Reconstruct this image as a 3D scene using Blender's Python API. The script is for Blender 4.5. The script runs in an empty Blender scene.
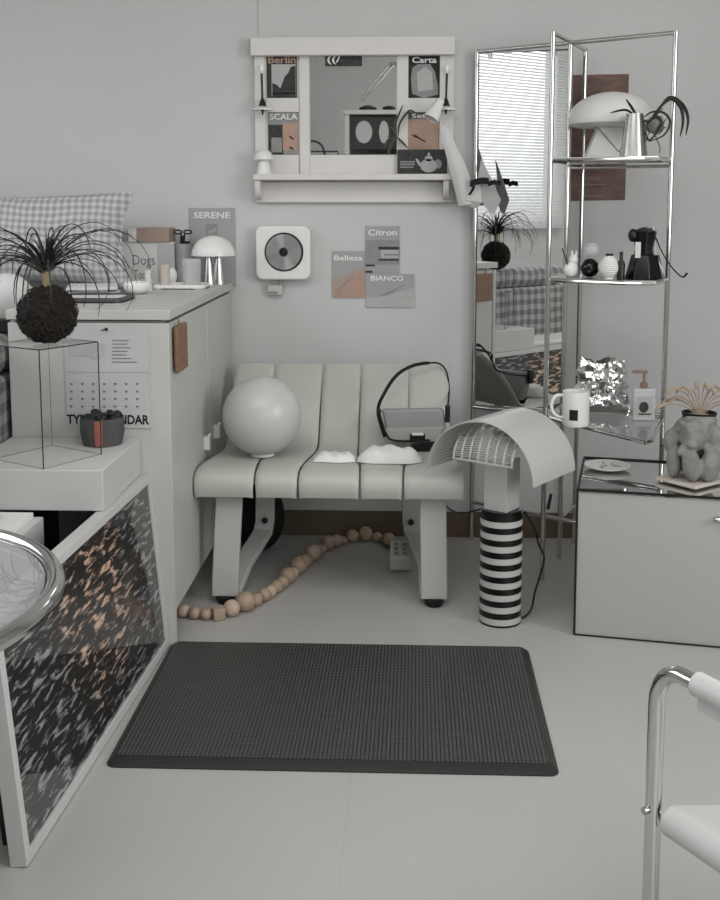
import bpy, bmesh, math, random
from mathutils import Vector, Matrix
PI = math.pi
S = bpy.context.scene
C = S.collection

# ------------------------------------------------------------------ camera
FPX, CX, CY, HC, TP, TY = 1100., 372., 339., 1.14, .127, .039
_p, _w = math.atan(TP), math.atan(TY)
FW = Vector((-math.sin(_w)*math.cos(_p), math.cos(_w)*math.cos(_p), -math.sin(_p)))
RT = Vector((math.cos(_w), math.sin(_w), 0))
UP = RT.cross(FW)
cd = bpy.data.cameras.new('camera'); cam = bpy.data.objects.new('camera', cd); C.objects.link(cam)
cam.matrix_world = Matrix(((RT.x, UP.x, -FW.x, 0), (RT.y, UP.y, -FW.y, 0), (RT.z, UP.z, -FW.z, HC), (0, 0, 0, 1)))
cd.sensor_fit = 'VERTICAL'; cd.sensor_height = 24.
cd.lens = FPX/900*24.
cd.shift_x = (360-CX)/900; cd.shift_y = (CY-450)/900
cd.clip_start = .05
S.camera = cam
# ------------------------------------------------------------------ light
S.view_settings.view_transform = 'Standard'; S.view_settings.look = 'None'
S.view_settings.gamma = 1; S.view_settings.use_curve_mapping = False
S.view_settings.exposure = 0.20
S.cycles.use_denoising = True
S.cycles.max_bounces = 10; S.cycles.transparent_max_bounces = 12
S.cycles.sample_clamp_indirect = 4
wd = bpy.data.worlds.new('sky'); S.world = wd; wd.use_nodes = True
wd.node_tree.nodes['Background'].inputs[0].default_value = (.80, .86, .95, 1)
wd.node_tree.nodes['Background'].inputs[1].default_value = 1.0
def area(name, loc, rot, sx, sy, power, col=(1, 1, 1)):
    l = bpy.data.lights.new(name, 'AREA'); l.shape = 'RECTANGLE'; l.size = sx; l.size_y = sy
    l.energy = power; l.color = col
    o = bpy.data.objects.new(name, l); C.objects.link(o); o.location = loc; o.rotation_euler = rot
    return o
area('window_daylight', (-2.42, 1.75, 1.62), (0, -PI/2, 0), 1.4, 2.7, 36, (.97, .98, 1))
area('added_rear_fill', (1.15, -1.62, 1.50), (PI/2, 0, 0), 1.55, 1.35, 19, (1, .985, .965))  # added fill; the window behind the camera is made up for it
area('added_right_fill', (2.22, 1.0, 1.55), (0, PI/2, 0), 1.3, 1.6, 42, (1, .985, .965))  # added fill from the right, through a made-up window
area('added_ceiling_fill', (-.35, 1.0, 2.54), (0, 0, 0), 1.9, 1.9, 30, (1, .995, .985))  # added soft fill from above; no ceiling lamp is known here

# ------------------------------------------------------------------ helpers
def ray(u, v): return FW*FPX + RT*(u-CX) - UP*(v-CY)
CAMP = Vector((0, 0, HC))
def at(u, v, Y):
    d = ray(u, v); return CAMP + d*(Y/d.y)
def atz(u, v, z):
    d = ray(u, v); return CAMP + d*((z-HC)/d.z)

def lin(c): return tuple(((x/12.92) if x <= .04045 else ((x+.055)/1.055)**2.4) for x in c)
def nt(name):
    m = bpy.data.materials.new(name); m.use_nodes = True
    t = m.node_tree; b = t.nodes['Principled BSDF']
    return m, t, b
def M(name, col, rough=.5, metal=0., var=.04, scale=14., bump=.0, bscale=120., trans=0., ior=1.45, coat=0., alpha=1., spec=.5, emit=0):
    """procedural surface: sRGB colour with faint mottling and grain"""
    m, t, b = nt(name)
    c = lin(col)
    b.inputs['Roughness'].default_value = rough; b.inputs['Metallic'].default_value = metal
    b.inputs['Transmission Weight'].default_value = trans; b.inputs['IOR'].default_value = ior
    b.inputs['Coat Weight'].default_value = coat; b.inputs['Alpha'].default_value = alpha
    b.inputs['Specular IOR Level'].default_value = spec
    tc = t.nodes.new('ShaderNodeTexCoord')
    n = t.nodes.new('ShaderNodeTexNoise'); n.inputs['Scale'].default_value = scale; n.inputs['Detail'].default_value = 4
    t.links.new(tc.outputs['Object'], n.inputs['Vector'])
    r = t.nodes.new('ShaderNodeValToRGB')
    r.color_ramp.elements[0].position = .3; r.color_ramp.elements[1].position = .7
    r.color_ramp.elements[0].color = tuple(x*(1-var) for x in c)+(1,)
    r.color_ramp.elements[1].color = tuple(min(1, x*(1+var)) for x in c)+(1,)
    t.links.new(n.outputs['Fac'], r.inputs['Fac']); t.links.new(r.outputs['Color'], b.inputs['Base Color'])
    if emit:
        b.inputs['Emission Color'].default_value = c+(1,); b.inputs['Emission Strength'].default_value = emit
    if bump:
        n2 = t.nodes.new('ShaderNodeTexNoise'); n2.inputs['Scale'].default_value = bscale; n2.inputs['Detail'].default_value = 5
        t.links.new(tc.outputs['Object'], n2.inputs['Vector'])
        bp = t.nodes.new('ShaderNodeBump'); bp.inputs['Strength'].default_value = bump; bp.inputs['Distance'].default_value = .004
        t.links.new(n2.outputs['Fac'], bp.inputs['Height']); t.links.new(bp.outputs['Normal'], b.inputs['Normal'])
    return m
def math_node(t, op, a, b=None):
    n = t.nodes.new('ShaderNodeMath'); n.operation = op
    for i, x in enumerate((a, b)):
        if x is None: continue
        if isinstance(x, (int, float)): n.inputs[i].default_value = x
        else: t.links.new(x, n.inputs[i])
    return n.outputs[0]

B = bmesh.new
def box(bm, c, s, rz=0., mat=None):
    r = bmesh.ops.create_cube(bm, size=1)
    m = Matrix.Translation(c) @ (mat if mat is not None else Matrix.Rotation(rz, 4, 'Z')) @ Matrix.Diagonal((s[0], s[1], s[2], 1))
    bmesh.ops.transform(bm, matrix=m, verts=r['verts'])
def bx(bm, x0, x1, y0, y1, z0, z1):
    box(bm, ((x0+x1)/2, (y0+y1)/2, (z0+z1)/2), (abs(x1-x0), abs(y1-y0), abs(z1-z0)))
def tube(bm, pts, r, n=10, closed=False, cap=True, flat=1.0):
    """swept round section; r number or list; flat squashes it across its binormal"""
    pts = [Vector(p) for p in pts]; k = len(pts)
    rr = r if isinstance(r, (list, tuple)) else [r]*k
    rings = []; prev = None
    for i, p in enumerate(pts):
        a = pts[i-1] if (i > 0 or closed) else p
        b = pts[(i+1) % k] if (i < k-1 or closed) else p
        t = (b-a).normalized()
        if prev is None:
            h = Vector((0, 0, 1)) if abs(t.z) < .9 else Vector((1, 0, 0))
            nn = (h - t*h.dot(t)).normalized()
        else:
            nn = (prev - t*prev.dot(t))
            nn = nn.normalized() if nn.length > 1e-6 else prev
        prev = nn; bb = t.cross(nn)
        rings.append([bm.verts.new(p + (nn*math.cos(2*PI*j/n)*flat + bb*math.sin(2*PI*j/n))*rr[i]) for j in range(n)])
    for i in range(k if closed else k-1):
        A, Bq = rings[i], rings[(i+1) % k]
        for j in range(n):
            bm.faces.new((A[j], A[(j+1) % n], Bq[(j+1) % n], Bq[j]))
    if cap and not closed:
        bm.faces.new(list(reversed(rings[0]))); bm.faces.new(rings[-1])
def cyl(bm, a, b, r, r2=None, n=28): tube(bm, [a, b], [r, r if r2 is None else r2], n)
def lathe(bm, prof, c=(0, 0, 0), n=40, axis=None, closed_ends=True):
    """prof: (radius, height) list turned about z, then optionally by axis matrix"""
    vs = []; rings = []
    for (r, z) in prof:
        if r < 1e-5: ring = [bm.verts.new((0, 0, z))]
        else: ring = [bm.verts.new((r*math.cos(2*PI*j/n), r*math.sin(2*PI*j/n), z)) for j in range(n)]
        rings.append(ring); vs += ring
    for A, Q in zip(rings, rings[1:]):
        for j in range(n):
            if len(A) == 1 and len(Q) == 1: continue
            if len(A) == 1: bm.faces.new((A[0], Q[j], Q[(j+1) % n]))
            elif len(Q) == 1: bm.faces.new((A[j], A[(j+1) % n], Q[0]))
            else: bm.faces.new((A[j], A[(j+1) % n], Q[(j+1) % n], Q[j]))
    if closed_ends:
        if len(rings[0]) > 1: bm.faces.new(list(reversed(rings[0])))
        if len(rings[-1]) > 1: bm.faces.new(rings[-1])
    m = Matrix.Translation(c) @ (axis if axis is not None else Matrix())
    bmesh.ops.transform(bm, matrix=m, verts=vs)
def sph(bm, c, r, n=24, rot=None):
    if not isinstance(r, (tuple, list)): r = (r, r, r)
    q = bmesh.ops.create_uvsphere(bm, u_segments=n, v_segments=n//2+2, radius=1)
    m = Matrix.Translation(c) @ (rot.to_4x4() if rot is not None else Matrix()) @ Matrix.Diagonal((r[0], r[1], r[2], 1))
    bmesh.ops.transform(bm, matrix=m, verts=q['verts'])
def prism(bm, pts, z0, z1):
    a = [bm.verts.new((p[0], p[1], z0)) for p in pts]; b = [bm.verts.new((p[0], p[1], z1)) for p in pts]
    bm.faces.new(list(reversed(a))); bm.faces.new(b)
    for i in range(len(pts)):
        j = (i+1) % len(pts); bm.faces.new((a[i], a[j], b[j], b[i]))
def prism_y(bm, pts, y0, y1):
    """pts are (x, z) outlines given thickness along y"""
    a = [bm.verts.new((p[0], y0, p[1])) for p in pts]; b = [bm.verts.new((p[0], y1, p[1])) for p in pts]
    bm.faces.new(a); bm.faces.new(list(reversed(b)))
    for i in range(len(pts)):
        j = (i+1) % len(pts); bm.faces.new((a[j], a[i], b[i], b[j]))
def sheet(bm, grid, th=.002):
    """grid[i][j] of points -> a surface with thickness th"""
    G = [[Vector(p) for p in row] for row in grid]; ni, nj = len(G), len(G[0])
    N = [[None]*nj for _ in G]
    for i in range(ni):
        for j in range(nj):
            a = G[min(i+1, ni-1)][j]-G[max(i-1, 0)][j]; b = G[i][min(j+1, nj-1)]-G[i][max(j-1, 0)]
            n = a.cross(b); N[i][j] = n.normalized() if n.length > 1e-9 else Vector((0, 0, 1))
    T = [[bm.verts.new(G[i][j]+N[i][j]*th/2) for j in range(nj)] for i in range(ni)]
    L = [[bm.verts.new(G[i][j]-N[i][j]*th/2) for j in range(nj)] for i in range(ni)]
    for i in range(ni-1):
        for j in range(nj-1):
            bm.faces.new((T[i][j], T[i+1][j], T[i+1][j+1], T[i][j+1]))
            bm.faces.new((L[i][j], L[i][j+1], L[i+1][j+1], L[i+1][j]))
    for i in range(ni-1):
        bm.faces.new((T[i][0], L[i][0], L[i+1][0], T[i+1][0])); bm.faces.new((T[i][-1], T[i+1][-1], L[i+1][-1], L[i][-1]))
    for j in range(nj-1):
        bm.faces.new((T[0][j], T[0][j+1], L[0][j+1], L[0][j])); bm.faces.new((T[-1][j], L[-1][j], L[-1][j+1], T[-1][j+1]))
def smooth_path(pts, k=8):
    P = [Vector(p) for p in pts]; out = []
    for i in range(len(P)-1):
        p0, p1, p2, p3 = P[max(i-1, 0)], P[i], P[i+1], P[min(i+2, len(P)-1)]
        for s in range(k):
            t = s/k
            out.append(.5*((2*p1)+(p2-p0)*t+(2*p0-5*p1+4*p2-p3)*t*t+(-p0+3*p1-3*p2+p3)*t**3))
    out.append(P[-1]); return out

ORG = {}
def put(name, bm, mat, parent=None, smooth=True, bevel=0., solid=0., sub=0, remesh=0.):
    bmesh.ops.recalc_face_normals(bm, faces=bm.faces)
    if parent is not None: org = ORG[parent.name]
    else:
        xs = [v.co for v in bm.verts]
        org = Vector(((min(v.x for v in xs)+max(v.x for v in xs))/2, (min(v.y for v in xs)+max(v.y for v in xs))/2, min(v.z for v in xs)))
    bmesh.ops.translate(bm, vec=-org, verts=bm.verts)
    me = bpy.data.meshes.new(name); bm.to_mesh(me); bm.free()
    me.materials.append(mat)
    if smooth:
        for p in me.polygons: p.use_smooth = True
        me.set_sharp_from_angle(angle=.65)
    o = bpy.data.objects.new(name, me); C.objects.link(o)
    if parent is not None: o.parent = parent
    else: o.location = org
    ORG[o.name] = org
    if remesh:
        m = o.modifiers.new('remesh', 'REMESH'); m.mode = 'VOXEL'; m.voxel_size = remesh; m.use_smooth_shade = True
        m = o.modifiers.new('smooth', 'SMOOTH'); m.factor = .6; m.iterations = 5
    if sub:
        m = o.modifiers.new('sub', 'SUBSURF'); m.levels = sub; m.render_levels = sub
    if bevel:
        m = o.modifiers.new('bevel', 'BEVEL'); m.width = bevel; m.segments = 3; m.limit_method = 'ANGLE'; m.angle_limit = .7
        m.harden_normals = False
    return o
def tag(o, label, cat, group=None):
    o['label'] = label; o['category'] = cat
    if group: o['group'] = group
    return o
def thing(name, label, cat, loc, group=None):
    o = bpy.data.objects.new(name, None); C.objects.link(o); o.location = loc; o.empty_display_size = .05
    ORG[o.name] = Vector(loc); return tag(o, label, cat, group)
def struct(o): o['kind'] = 'structure'; return o
def txt(s, x0, x1, z0, z1, Y, mat, parent, bold=.0, name='lettering', th=.0008, face='front', X=None):
    """raised lettering fitted to a rectangle on a plane facing the room"""
    cu = bpy.data.curves.new('t', 'FONT'); cu.body = s; cu.offset = bold; cu.resolution_u = 3
    o = bpy.data.objects.new('t', cu); C.objects.link(o)
    bpy.context.view_layer.update()
    me = bpy.data.meshes.new_from_object(o.evaluated_get(bpy.context.evaluated_depsgraph_get()))
    bpy.data.objects.remove(o)
    bm = B(); bm.from_mesh(me); bpy.data.meshes.remove(me)
    xs = [v.co.x for v in bm.verts]; ys = [v.co.y for v in bm.verts]
    a, b, c, d = min(xs), max(xs), min(ys), max(ys)
    for v in bm.verts:
        px = x0+(v.co.x-a)/(b-a)*(x1-x0); pz = z0+(v.co.y-c)/(d-c)*(z1-z0)
        v.co = Vector((px, Y, pz)) if face == 'front' else Vector((px, pz, Y))
    return put(name, bm, mat, parent, smooth=False)

# ------------------------------------------------------------------ materials
m_wall = M('wall_paint', (.745, .745, .742), .85, var=.02, scale=1.5, bump=.05, bscale=260)
m_ceil = M('ceiling_paint', (.80, .80, .79), .9)
m_white = M('white_lacquer', (.715, .715, .70), .4, var=.015)
m_board = M('painted_wood', (.81, .80, .785), .5, var=.02)
m_plastic = M('white_plastic', (.86, .86, .85), .32, var=.01)
m_cream = M('cream_plastic', (.70, .70, .675), .42, var=.02, scale=5)
m_leg = M('grey_white_steel', (.69, .69, .68), .4, var=.015)
m_block = M('white_block_paint', (.73, .73, .725), .5, var=.015)
m_black = M('black_plastic', (.05, .05, .05), .4)
m_rub = M('black_rubber_foot', (.03, .03, .03), .6)
m_chrome = M('polished_chrome', (.80, .80, .79), .09, metal=1., var=.01)
m_steel = M('brushed_steel', (.72, .72, .71), .25, metal=1., var=.03)
m_mirror = M('mirror_silvering', (.86, .865, .86), .012, metal=1., var=.0)
m_glass = M('clear_glass', (.97, .98, .975), .01, trans=1., ior=1.45, var=0)
m_tglass = M('thin_glass', (.96, .975, .97), .01, trans=1., ior=1.08, var=0)
def pane(name, fac, tint):
    m, t, b = nt(name); t.nodes.remove(b)
    tr = t.nodes.new('ShaderNodeBsdfTransparent'); tr.inputs[0].default_value = tint+(1,)
    gl_ = t.nodes.new('ShaderNodeBsdfGlossy'); gl_.inputs['Roughness'].default_value = .01
    fr_ = t.nodes.new('ShaderNodeFresnel'); fr_.inputs[0].default_value = fac
    ge_ = t.nodes.new('ShaderNodeNewGeometry')
    mx_ = t.nodes.new('ShaderNodeMixShader'); t.links.new(math_node(t, 'MULTIPLY', fr_.outputs[0], math_node(t, 'SUBTRACT', 1., ge_.outputs['Backfacing'])), mx_.inputs[0]); t.links.new(tr.outputs[0], mx_.inputs[1]); t.links.new(gl_.outputs[0], mx_.inputs[2])
    t.links.new(mx_.outputs[0], t.nodes['Material Output'].inputs[0]); return m
m_tglass = pane('thin_clear_pane', 1.10, (.985, .985, .985))
m_haze = M('pale_thin_glass', (.80, .81, .81), .08, alpha=.38, var=0)
m_top = M('glass_painted_reflection', (.60, .61, .61), .02, alpha=.7, coat=1., var=0)  # pale colour paints in the white ceiling and wall reflected by the glass
m_edge = M('dark_glass_edge', (.12, .13, .13), .3)
m_paper = M('white_paper', (.78, .78, .775), .8, var=.02, bump=.1, bscale=60)
m_grey = M('printed_grey', (.52, .52, .52), .6, var=.12, scale=30)
m_lgrey = M('printed_pale_grey', (.66, .66, .655), .6, var=.05, scale=20)
m_dgrey = M('printed_dark_grey', (.17, .17, .17), .6, var=.5, scale=50)
m_peach = M('printed_peach', (.65, .54, .48), .6, var=.08, scale=25)
m_ink = M('black_ink', (.04, .04, .04), .6)
m_wtxt = M('white_ink', (.86, .86, .85), .6)
m_gtxt = M('grey_ink', (.45, .45, .45), .6)
m_wood = M('pale_wooden_bead', (.61, .535, .46), .55, var=.14, scale=60, bump=.1)
m_wood2 = M('pink_wooden_bead', (.70, .62, .55), .55, var=.12, scale=60, bump=.1)
m_skirt = M('brown_skirting_wood', (.36, .31, .25), .6, var=.1, scale=9)
m_leather = M('tan_leather', (.47, .36, .275), .55, var=.12, scale=40, bump=.2)
m_wleather = M('white_leather', (.72, .72, .715), .45, var=.02, bump=.06, bscale=90)
m_fabric_g = M('grey_canvas', (.56, .56, .56), .85, var=.06, scale=80, bump=.2, bscale=500)
m_fabric_b = M('black_webbing', (.045, .045, .045), .8, bump=.2, bscale=400)
m_cloth = M('white_cotton', (.88, .875, .86), .85, bump=.2, bscale=90)
m_stone = M('grey_plaster', (.50, .495, .48), .85, var=.22, scale=35, bump=.6, bscale=70)
m_root = M('dark_root_moss', (.07, .06, .05), .95, var=.8, scale=45, bump=1., bscale=90)
m_leaf = M('dark_green_leaf', (.13, .15, .13), .5, var=.3, scale=20)
m_leaf2 = M('grey_green_leaf', (.27, .28, .26), .6, var=.3, scale=20)
m_stem = M('tan_stem', (.55, .48, .38), .8, var=.2, bump=.4)
m_felt = M('dark_grey_felt', (.29, .29, .29), .9, var=.1, scale=60, bump=.2)
m_red = M('red_leather', (.58, .34, .31), .5)
m_dry = M('dried_grass', (.61, .545, .47), .8, var=.2, scale=60)
m_tan = M('tan_card', (.57, .50, .46), .7, var=.08)
m_beige = M('beige_ceramic', (.72, .69, .65), .5)
m_fall = M('black_gloss_ceramic', (.035, .035, .035), .12)

# floor: big pale vinyl panels with hairline seams
m_floor, t, b = nt('pale_vinyl_floor')
b.inputs['Roughness'].default_value = .33; b.inputs['Specular IOR Level'].default_value = .4
geo = t.nodes.new('ShaderNodeNewGeometry'); sp = t.nodes.new('ShaderNodeSeparateXYZ'); t.links.new(geo.outputs['Position'], sp.inputs[0])
fx = math_node(t, 'FRACT', math_node(t, 'DIVIDE', math_node(t, 'ADD', sp.outputs[0], 10.132), .91))
fy = math_node(t, 'FRACT', math_node(t, 'DIVIDE', math_node(t, 'ADD', sp.outputs[1], -2.13+8*.785), .785))
fx2 = math_node(t, 'ABSOLUTE', math_node(t, 'SUBTRACT', fx, .5)); fy2 = math_node(t, 'ABSOLUTE', math_node(t, 'SUBTRACT', fy, .5))
sx_ = math_node(t, 'GREATER_THAN', fx2, .5-.0016); sy_ = math_node(t, 'GREATER_THAN', fy2, .5-.0018)
seam = math_node(t, 'MAXIMUM', sx_, sy_)
nz = t.nodes.new('ShaderNodeTexNoise'); nz.inputs['Scale'].default_value = 1.3; nz.inputs['Detail'].default_value = 5
t.links.new(geo.outputs['Position'], nz.inputs['Vector'])
cr = t.nodes.new('ShaderNodeValToRGB'); cr.color_ramp.elements[0].position = .35; cr.color_ramp.elements[1].position = .65
cr.color_ramp.elements[0].color = lin((.655, .65, .64))+(1,); cr.color_ramp.elements[1].color = lin((.67, .665, .655))+(1,)
t.links.new(nz.outputs['Fac'], cr.inputs['Fac'])
mx = t.nodes.new('ShaderNodeMix'); mx.data_type = 'RGBA'
t.links.new(math_node(t, 'MULTIPLY', seam, .10), mx.inputs['Factor']); t.links.new(cr.outputs[0], mx.inputs['A']); mx.inputs['B'].default_value = lin((.35, .34, .33))+(1,)
t.links.new(mx.outputs['Result'], b.inputs['Base Color'])

def gingham(name, ax, ay, pitch, c0, c1, c2):
    m, t, b = nt(name); b.inputs['Roughness'].default_value = .9
    tc = t.nodes.new('ShaderNodeTexCoord'); s = t.nodes.new('ShaderNodeSeparateXYZ'); t.links.new(tc.outputs['Object'], s.inputs[0])
    nw = t.nodes.new('ShaderNodeTexNoise'); nw.inputs['Scale'].default_value = 5; t.links.new(tc.outputs['Object'], nw.inputs['Vector'])
    w = math_node(t, 'MULTIPLY', nw.outputs['Fac'], .03)
    st = [math_node(t, 'GREATER_THAN', math_node(t, 'FRACT', math_node(t, 'DIVIDE', math_node(t, 'ADD', math_node(t, 'ADD', s.outputs[a], w), 20), pitch)), .5) for a in (ax, ay)]
    v = math_node(t, 'MULTIPLY', math_node(t, 'ADD', st[0], st[1]), .5)
    r = t.nodes.new('ShaderNodeValToRGB'); r.color_ramp.elements[0].color = lin(c0)+(1,); r.color_ramp.elements[1].color = lin(c2)+(1,)
    e = r.color_ramp.elements.new(.5); e.color = lin(c1)+(1,)
    t.links.new(v, r.inputs['Fac']); t.links.new(r.outputs['Color'], b.inputs['Base Color'])
    return m
m_ging = gingham('gingham_cotton', 0, 2, .021, (.74, .74, .74), (.65, .65, .655), (.56, .56, .57))
m_ging2 = gingham('gingham_blanket', 1, 2, .05, (.62, .62, .62), (.50, .50, .50), (.38, .38, .38))

# ================================================================== SETTING
WY = 3.65                     # wall behind the bench
def wbox(name, x0, x1, y0, y1, z0, z1, mat):
    bm = B(); bx(bm, x0, x1, y0, y1, z0, z1); return struct(put(name, bm, mat, smooth=False))
XL, XR, YB, ZC = -2.2, 2.1, -1.5, 2.6
wbox('floor', XL-.1, XR+.1, YB-.1, WY+.1, -.05, 0, m_floor)
wbox('wall_back', XL-.1, XR+.1, WY, WY+.1, 0, ZC, m_wall)
bm = B(); bx(bm, XR, XR+.1, YB, .15, 0, ZC); bx(bm, XR, XR+.1, 1.85, WY, 0, ZC); bx(bm, XR, XR+.1, .15, 1.85, 0, .85); bx(bm, XR, XR+.1, .15, 1.85, 2.25, ZC)
struct(put('wall_right', bm, m_wall, smooth=False))
bm = B()
for y in (.17, 1.0, 1.83): bx(bm, XR+.03, XR+.08, y-.02, y+.02, .85, 2.25)
for z in (.87, 2.23): bx(bm, XR+.03, XR+.08, .19, 1.81, z-.02, z+.02)
struct(put('window_added_right', bm, m_white, smooth=False))  # added window frame for the fill light on the right
bm = B(); bx(bm, XL-.1, .35, YB-.1, YB, 0, ZC); bx(bm, 1.95, XR+.1, YB-.1, YB, 0, ZC); bx(bm, .35, 1.95, YB-.1, YB, 0, .8); bx(bm, .35, 1.95, YB-.1, YB, 2.2, ZC)
struct(put('wall_front', bm, m_wall, smooth=False))
bm = B()
for x in (.37, 1.15, 1.93): bx(bm, x-.02, x+.02, YB-.08, YB-.03, .8, 2.2)
for z in (.82, 2.18): bx(bm, .39, 1.91, YB-.08, YB-.03, z-.02, z+.02)
struct(put('window_added_rear', bm, m_white, smooth=False))  # made-up window, put in for the rear fill light
wbox('ceiling', XL-.1, XR+.1, YB-.1, WY+.1, ZC, ZC+.06, m_ceil)
bm = B(); WY0, WY1, WZ0, WZ1 = .45, 3.05, .95, 2.3
bx(bm, XL-.1, XL, YB, WY0, 0, ZC); bx(bm, XL-.1, XL, WY1, WY, 0, ZC)
bx(bm, XL-.1, XL, WY0, WY1, 0, WZ0); bx(bm, XL-.1, XL, WY0, WY1, WZ1, ZC)
struct(put('wall_left', bm, m_wall, smooth=False))
bm = B()
for y in (WY0+.02, (WY0+WY1)/2, WY1-.02): bx(bm, XL-.08, XL-.03, y-.02, y+.02, WZ0, WZ1)
for z in (WZ0+.02, WZ1-.02): bx(bm, XL-.08, XL-.03, WY0+.04, WY1-.04, z-.02, z+.02)
struct(put('window_1', bm, m_white, smooth=False))
wbox('baseboard_back', XL, XR, WY-.014, WY, 0, .085, m_skirt)
# added panel above the ceiling fill light, not a known fixture
bm = B(); bx(bm, -1.3, .6, .05, 1.95, 2.55, 2.598)
o = put('added_fill_panel', bm, M('fill_panel_face', (.9, .9, .88), .6), smooth=False); tag(o, 'added flat square fill panel under the ceiling, out of view', 'ceiling light')
# wall seam (a flat joint strip between two wall panels)
p = at(258, 20, WY)
bm = B(); bx(bm, p.x-.0015, p.x+.0015, WY-.0012, WY, 1.66, ZC); struct(put('trim_1', bm, M('wall_joint', (.66, .655, .65), .8), smooth=False))

# venetian blind in the window
m_slat, t, b = nt('blind_slat_white')
b.inputs['Base Color'].default_value = lin((.80, .80, .79))+(1,); b.inputs['Roughness'].default_value = .5
tr = t.nodes.new('ShaderNodeBsdfTranslucent'); tr.inputs[0].default_value = (.85, .86, .86, 1)
ms = t.nodes.new('ShaderNodeMixShader'); ms.inputs[0].default_value = .07
t.links.new(b.outputs[0], ms.inputs[1]); t.links.new(tr.outputs[0], ms.inputs[2]); t.links.new(ms.outputs[0], t.nodes['Material Output'].inputs[0])
bl = thing('window_blind', 'white horizontal slatted blind covering the bright left window', 'window blind', (XL+.04, 1.75, WZ0))
bm = B()
nb = 68
for i in range(nb):
    z = WZ0+.01+i*(WZ1-WZ0-.05)/(nb-1)
    box(bm, (XL+.04, (WY0+WY1)/2, z), (.031, WY1-WY0-.03, .0012), mat=Matrix.Rotation(.60, 4, 'Y'))
put('slats', bm, m_slat, bl, smooth=False)
bm = B(); bx(bm, XL+.01, XL+.06, WY0+.01, WY1-.01, WZ1-.035, WZ1); put('head_rail', bm, m_plastic, bl, smooth=False)
bm = B()
for y in (WY0+.3, WY0+.9, WY0+1.5, WY0+2.0, WY1-.15): cyl(bm, (XL+.055, y, WZ0), (XL+.055, y, WZ1), .0012, n=6)
put('ladder_cords', bm, m_plastic, bl)

# ================================================================== CABINET
cb = thing('cabinet', 'tall white cabinet with calendar pinned on its end panel, left of bench', 'cabinet', (-.81, 3.17, 0))
CX0, CX1, CY0, CY1 = -1.015, -.61, 2.69, 3.63
bm = B(); bx(bm, CX0, CX1-.022, CY0+.02, CY1, .085, .838); bx(bm, CX0, CX1-.09, CY0+.02, CY1, 0, .086); put('body', bm, m_white, cb, smooth=False)
bm = B(); bx(bm, CX0, CX1, CY0, CY0+.019, 0, .835); put('end_panel', bm, m_white, cb, bevel=.0015)
bm = B(); bx(bm, CX0-.002, CX1+.004, CY0-.006, CY1+.008, .843, .868); put('top_panel', bm, m_white, cb, bevel=.002)
for (a, c, hy) in ((2.712, 3.198, 3.125), (3.202, 3.628, 3.285)):
    bm = B(); bx(bm, CX1-.0215, CX1-.001, a, c, .088, .834); d = put('door', bm, m_white, cb, bevel=.0015)
    bm = B(); bx(bm, CX1-.003, CX1+.016, hy-.011, hy+.011, .415, .455); bx(bm, CX1+.010, CX1+.019, hy-.012, hy+.012, .452, .462)
    put('handle', bm, m_plastic, d, bevel=.002)
# calendar
A = at(64, 325, CY0); Z = at(151, 428, CY0); yc = CY0-.002
ca = thing('wall_calendar', 'white wall calendar pinned to the end of the white cabinet', 'calendar', ((A.x+Z.x)/2, yc, Z.z))
bm = B(); bx(bm, A.x, Z.x, yc-.001, CY0-.0003, Z.z, A.z); put('sheet', bm, M('calendar_paper', (.70, .70, .70), .7), ca, smooth=False)
def cpx(u, v): return at(u, v, yc-.002)
yq = yc-.0016
a, b2 = cpx(67, 424), cpx(149, 415)
txt('TYPE CALENDAR', a.x, b2.x, a.z, b2.z, yq, m_ink, ca, bold=.03)
bm = B()
for (u0, v0, u1, v1) in ((68, 343, 104, 356), ): 
    a, b2 = cpx(u0, v0), cpx(u1, v1); bx(bm, a.x, b2.x, yq-.0004, yq, b2.z, a.z)
a = cpx(95, 352); 
lathe(bm, [(.020, 0), (.020, .0006)], (a.x, yq, a.z), axis=Matrix.Rotation(PI/2, 4, 'X'))
put('printed_picture', bm, m_lgrey, ca, smooth=False)
bm = B(); random.seed(4)
for k in range(7):
    a = cpx(112, 340+k*3.6); L = random.uniform(.035, .065); bx(bm, a.x, a.x+L, yq-.0004, yq, a.z-.0022, a.z)
a, b2 = cpx(66, 372), cpx(149, 372.7); bx(bm, a.x, b2.x, yq-.0004, yq, b2.z, a.z)
for r_ in range(4):
    for c_ in range(7):
        a = cpx(70+c_*11, 383+r_*7.5); bx(bm, a.x, a.x+.006, yq-.0004, yq, a.z-.005, a.z)
put('printed_dates', bm, m_gtxt, ca, smooth=False)
a = cpx(107, 329)
bm = B(); sph(bm, (a.x, yq-.008, a.z), .0045); cyl(bm, (a.x, CY0-.001, a.z), (a.x, yq-.008, a.z), .0015); cyl(bm, (a.x-.012, yq-.009, a.z-.003), (a.x, yq-.008, a.z), .0015)
tag(put('push_pin', bm, m_black), 'black push pin above the calendar sheet', 'push pin')
# tan tag
tg = thing('luggage_tag', 'tan leather tag hanging near the top corner of the white cabinet', 'leather tag', (-.600, 2.77, .70))
bm = B(); bx(bm, -.606, -.594, 2.722, 2.84, .703, .822); put('leather_flap', bm, m_leather, tg, bevel=.004)
bm = B(); tube(bm, [(-.600, 2.76, .82), (-.602, 2.765, .84), (-.600, 2.77, .82)], .0015, 6); put('loop', bm, m_leather, tg)

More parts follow.
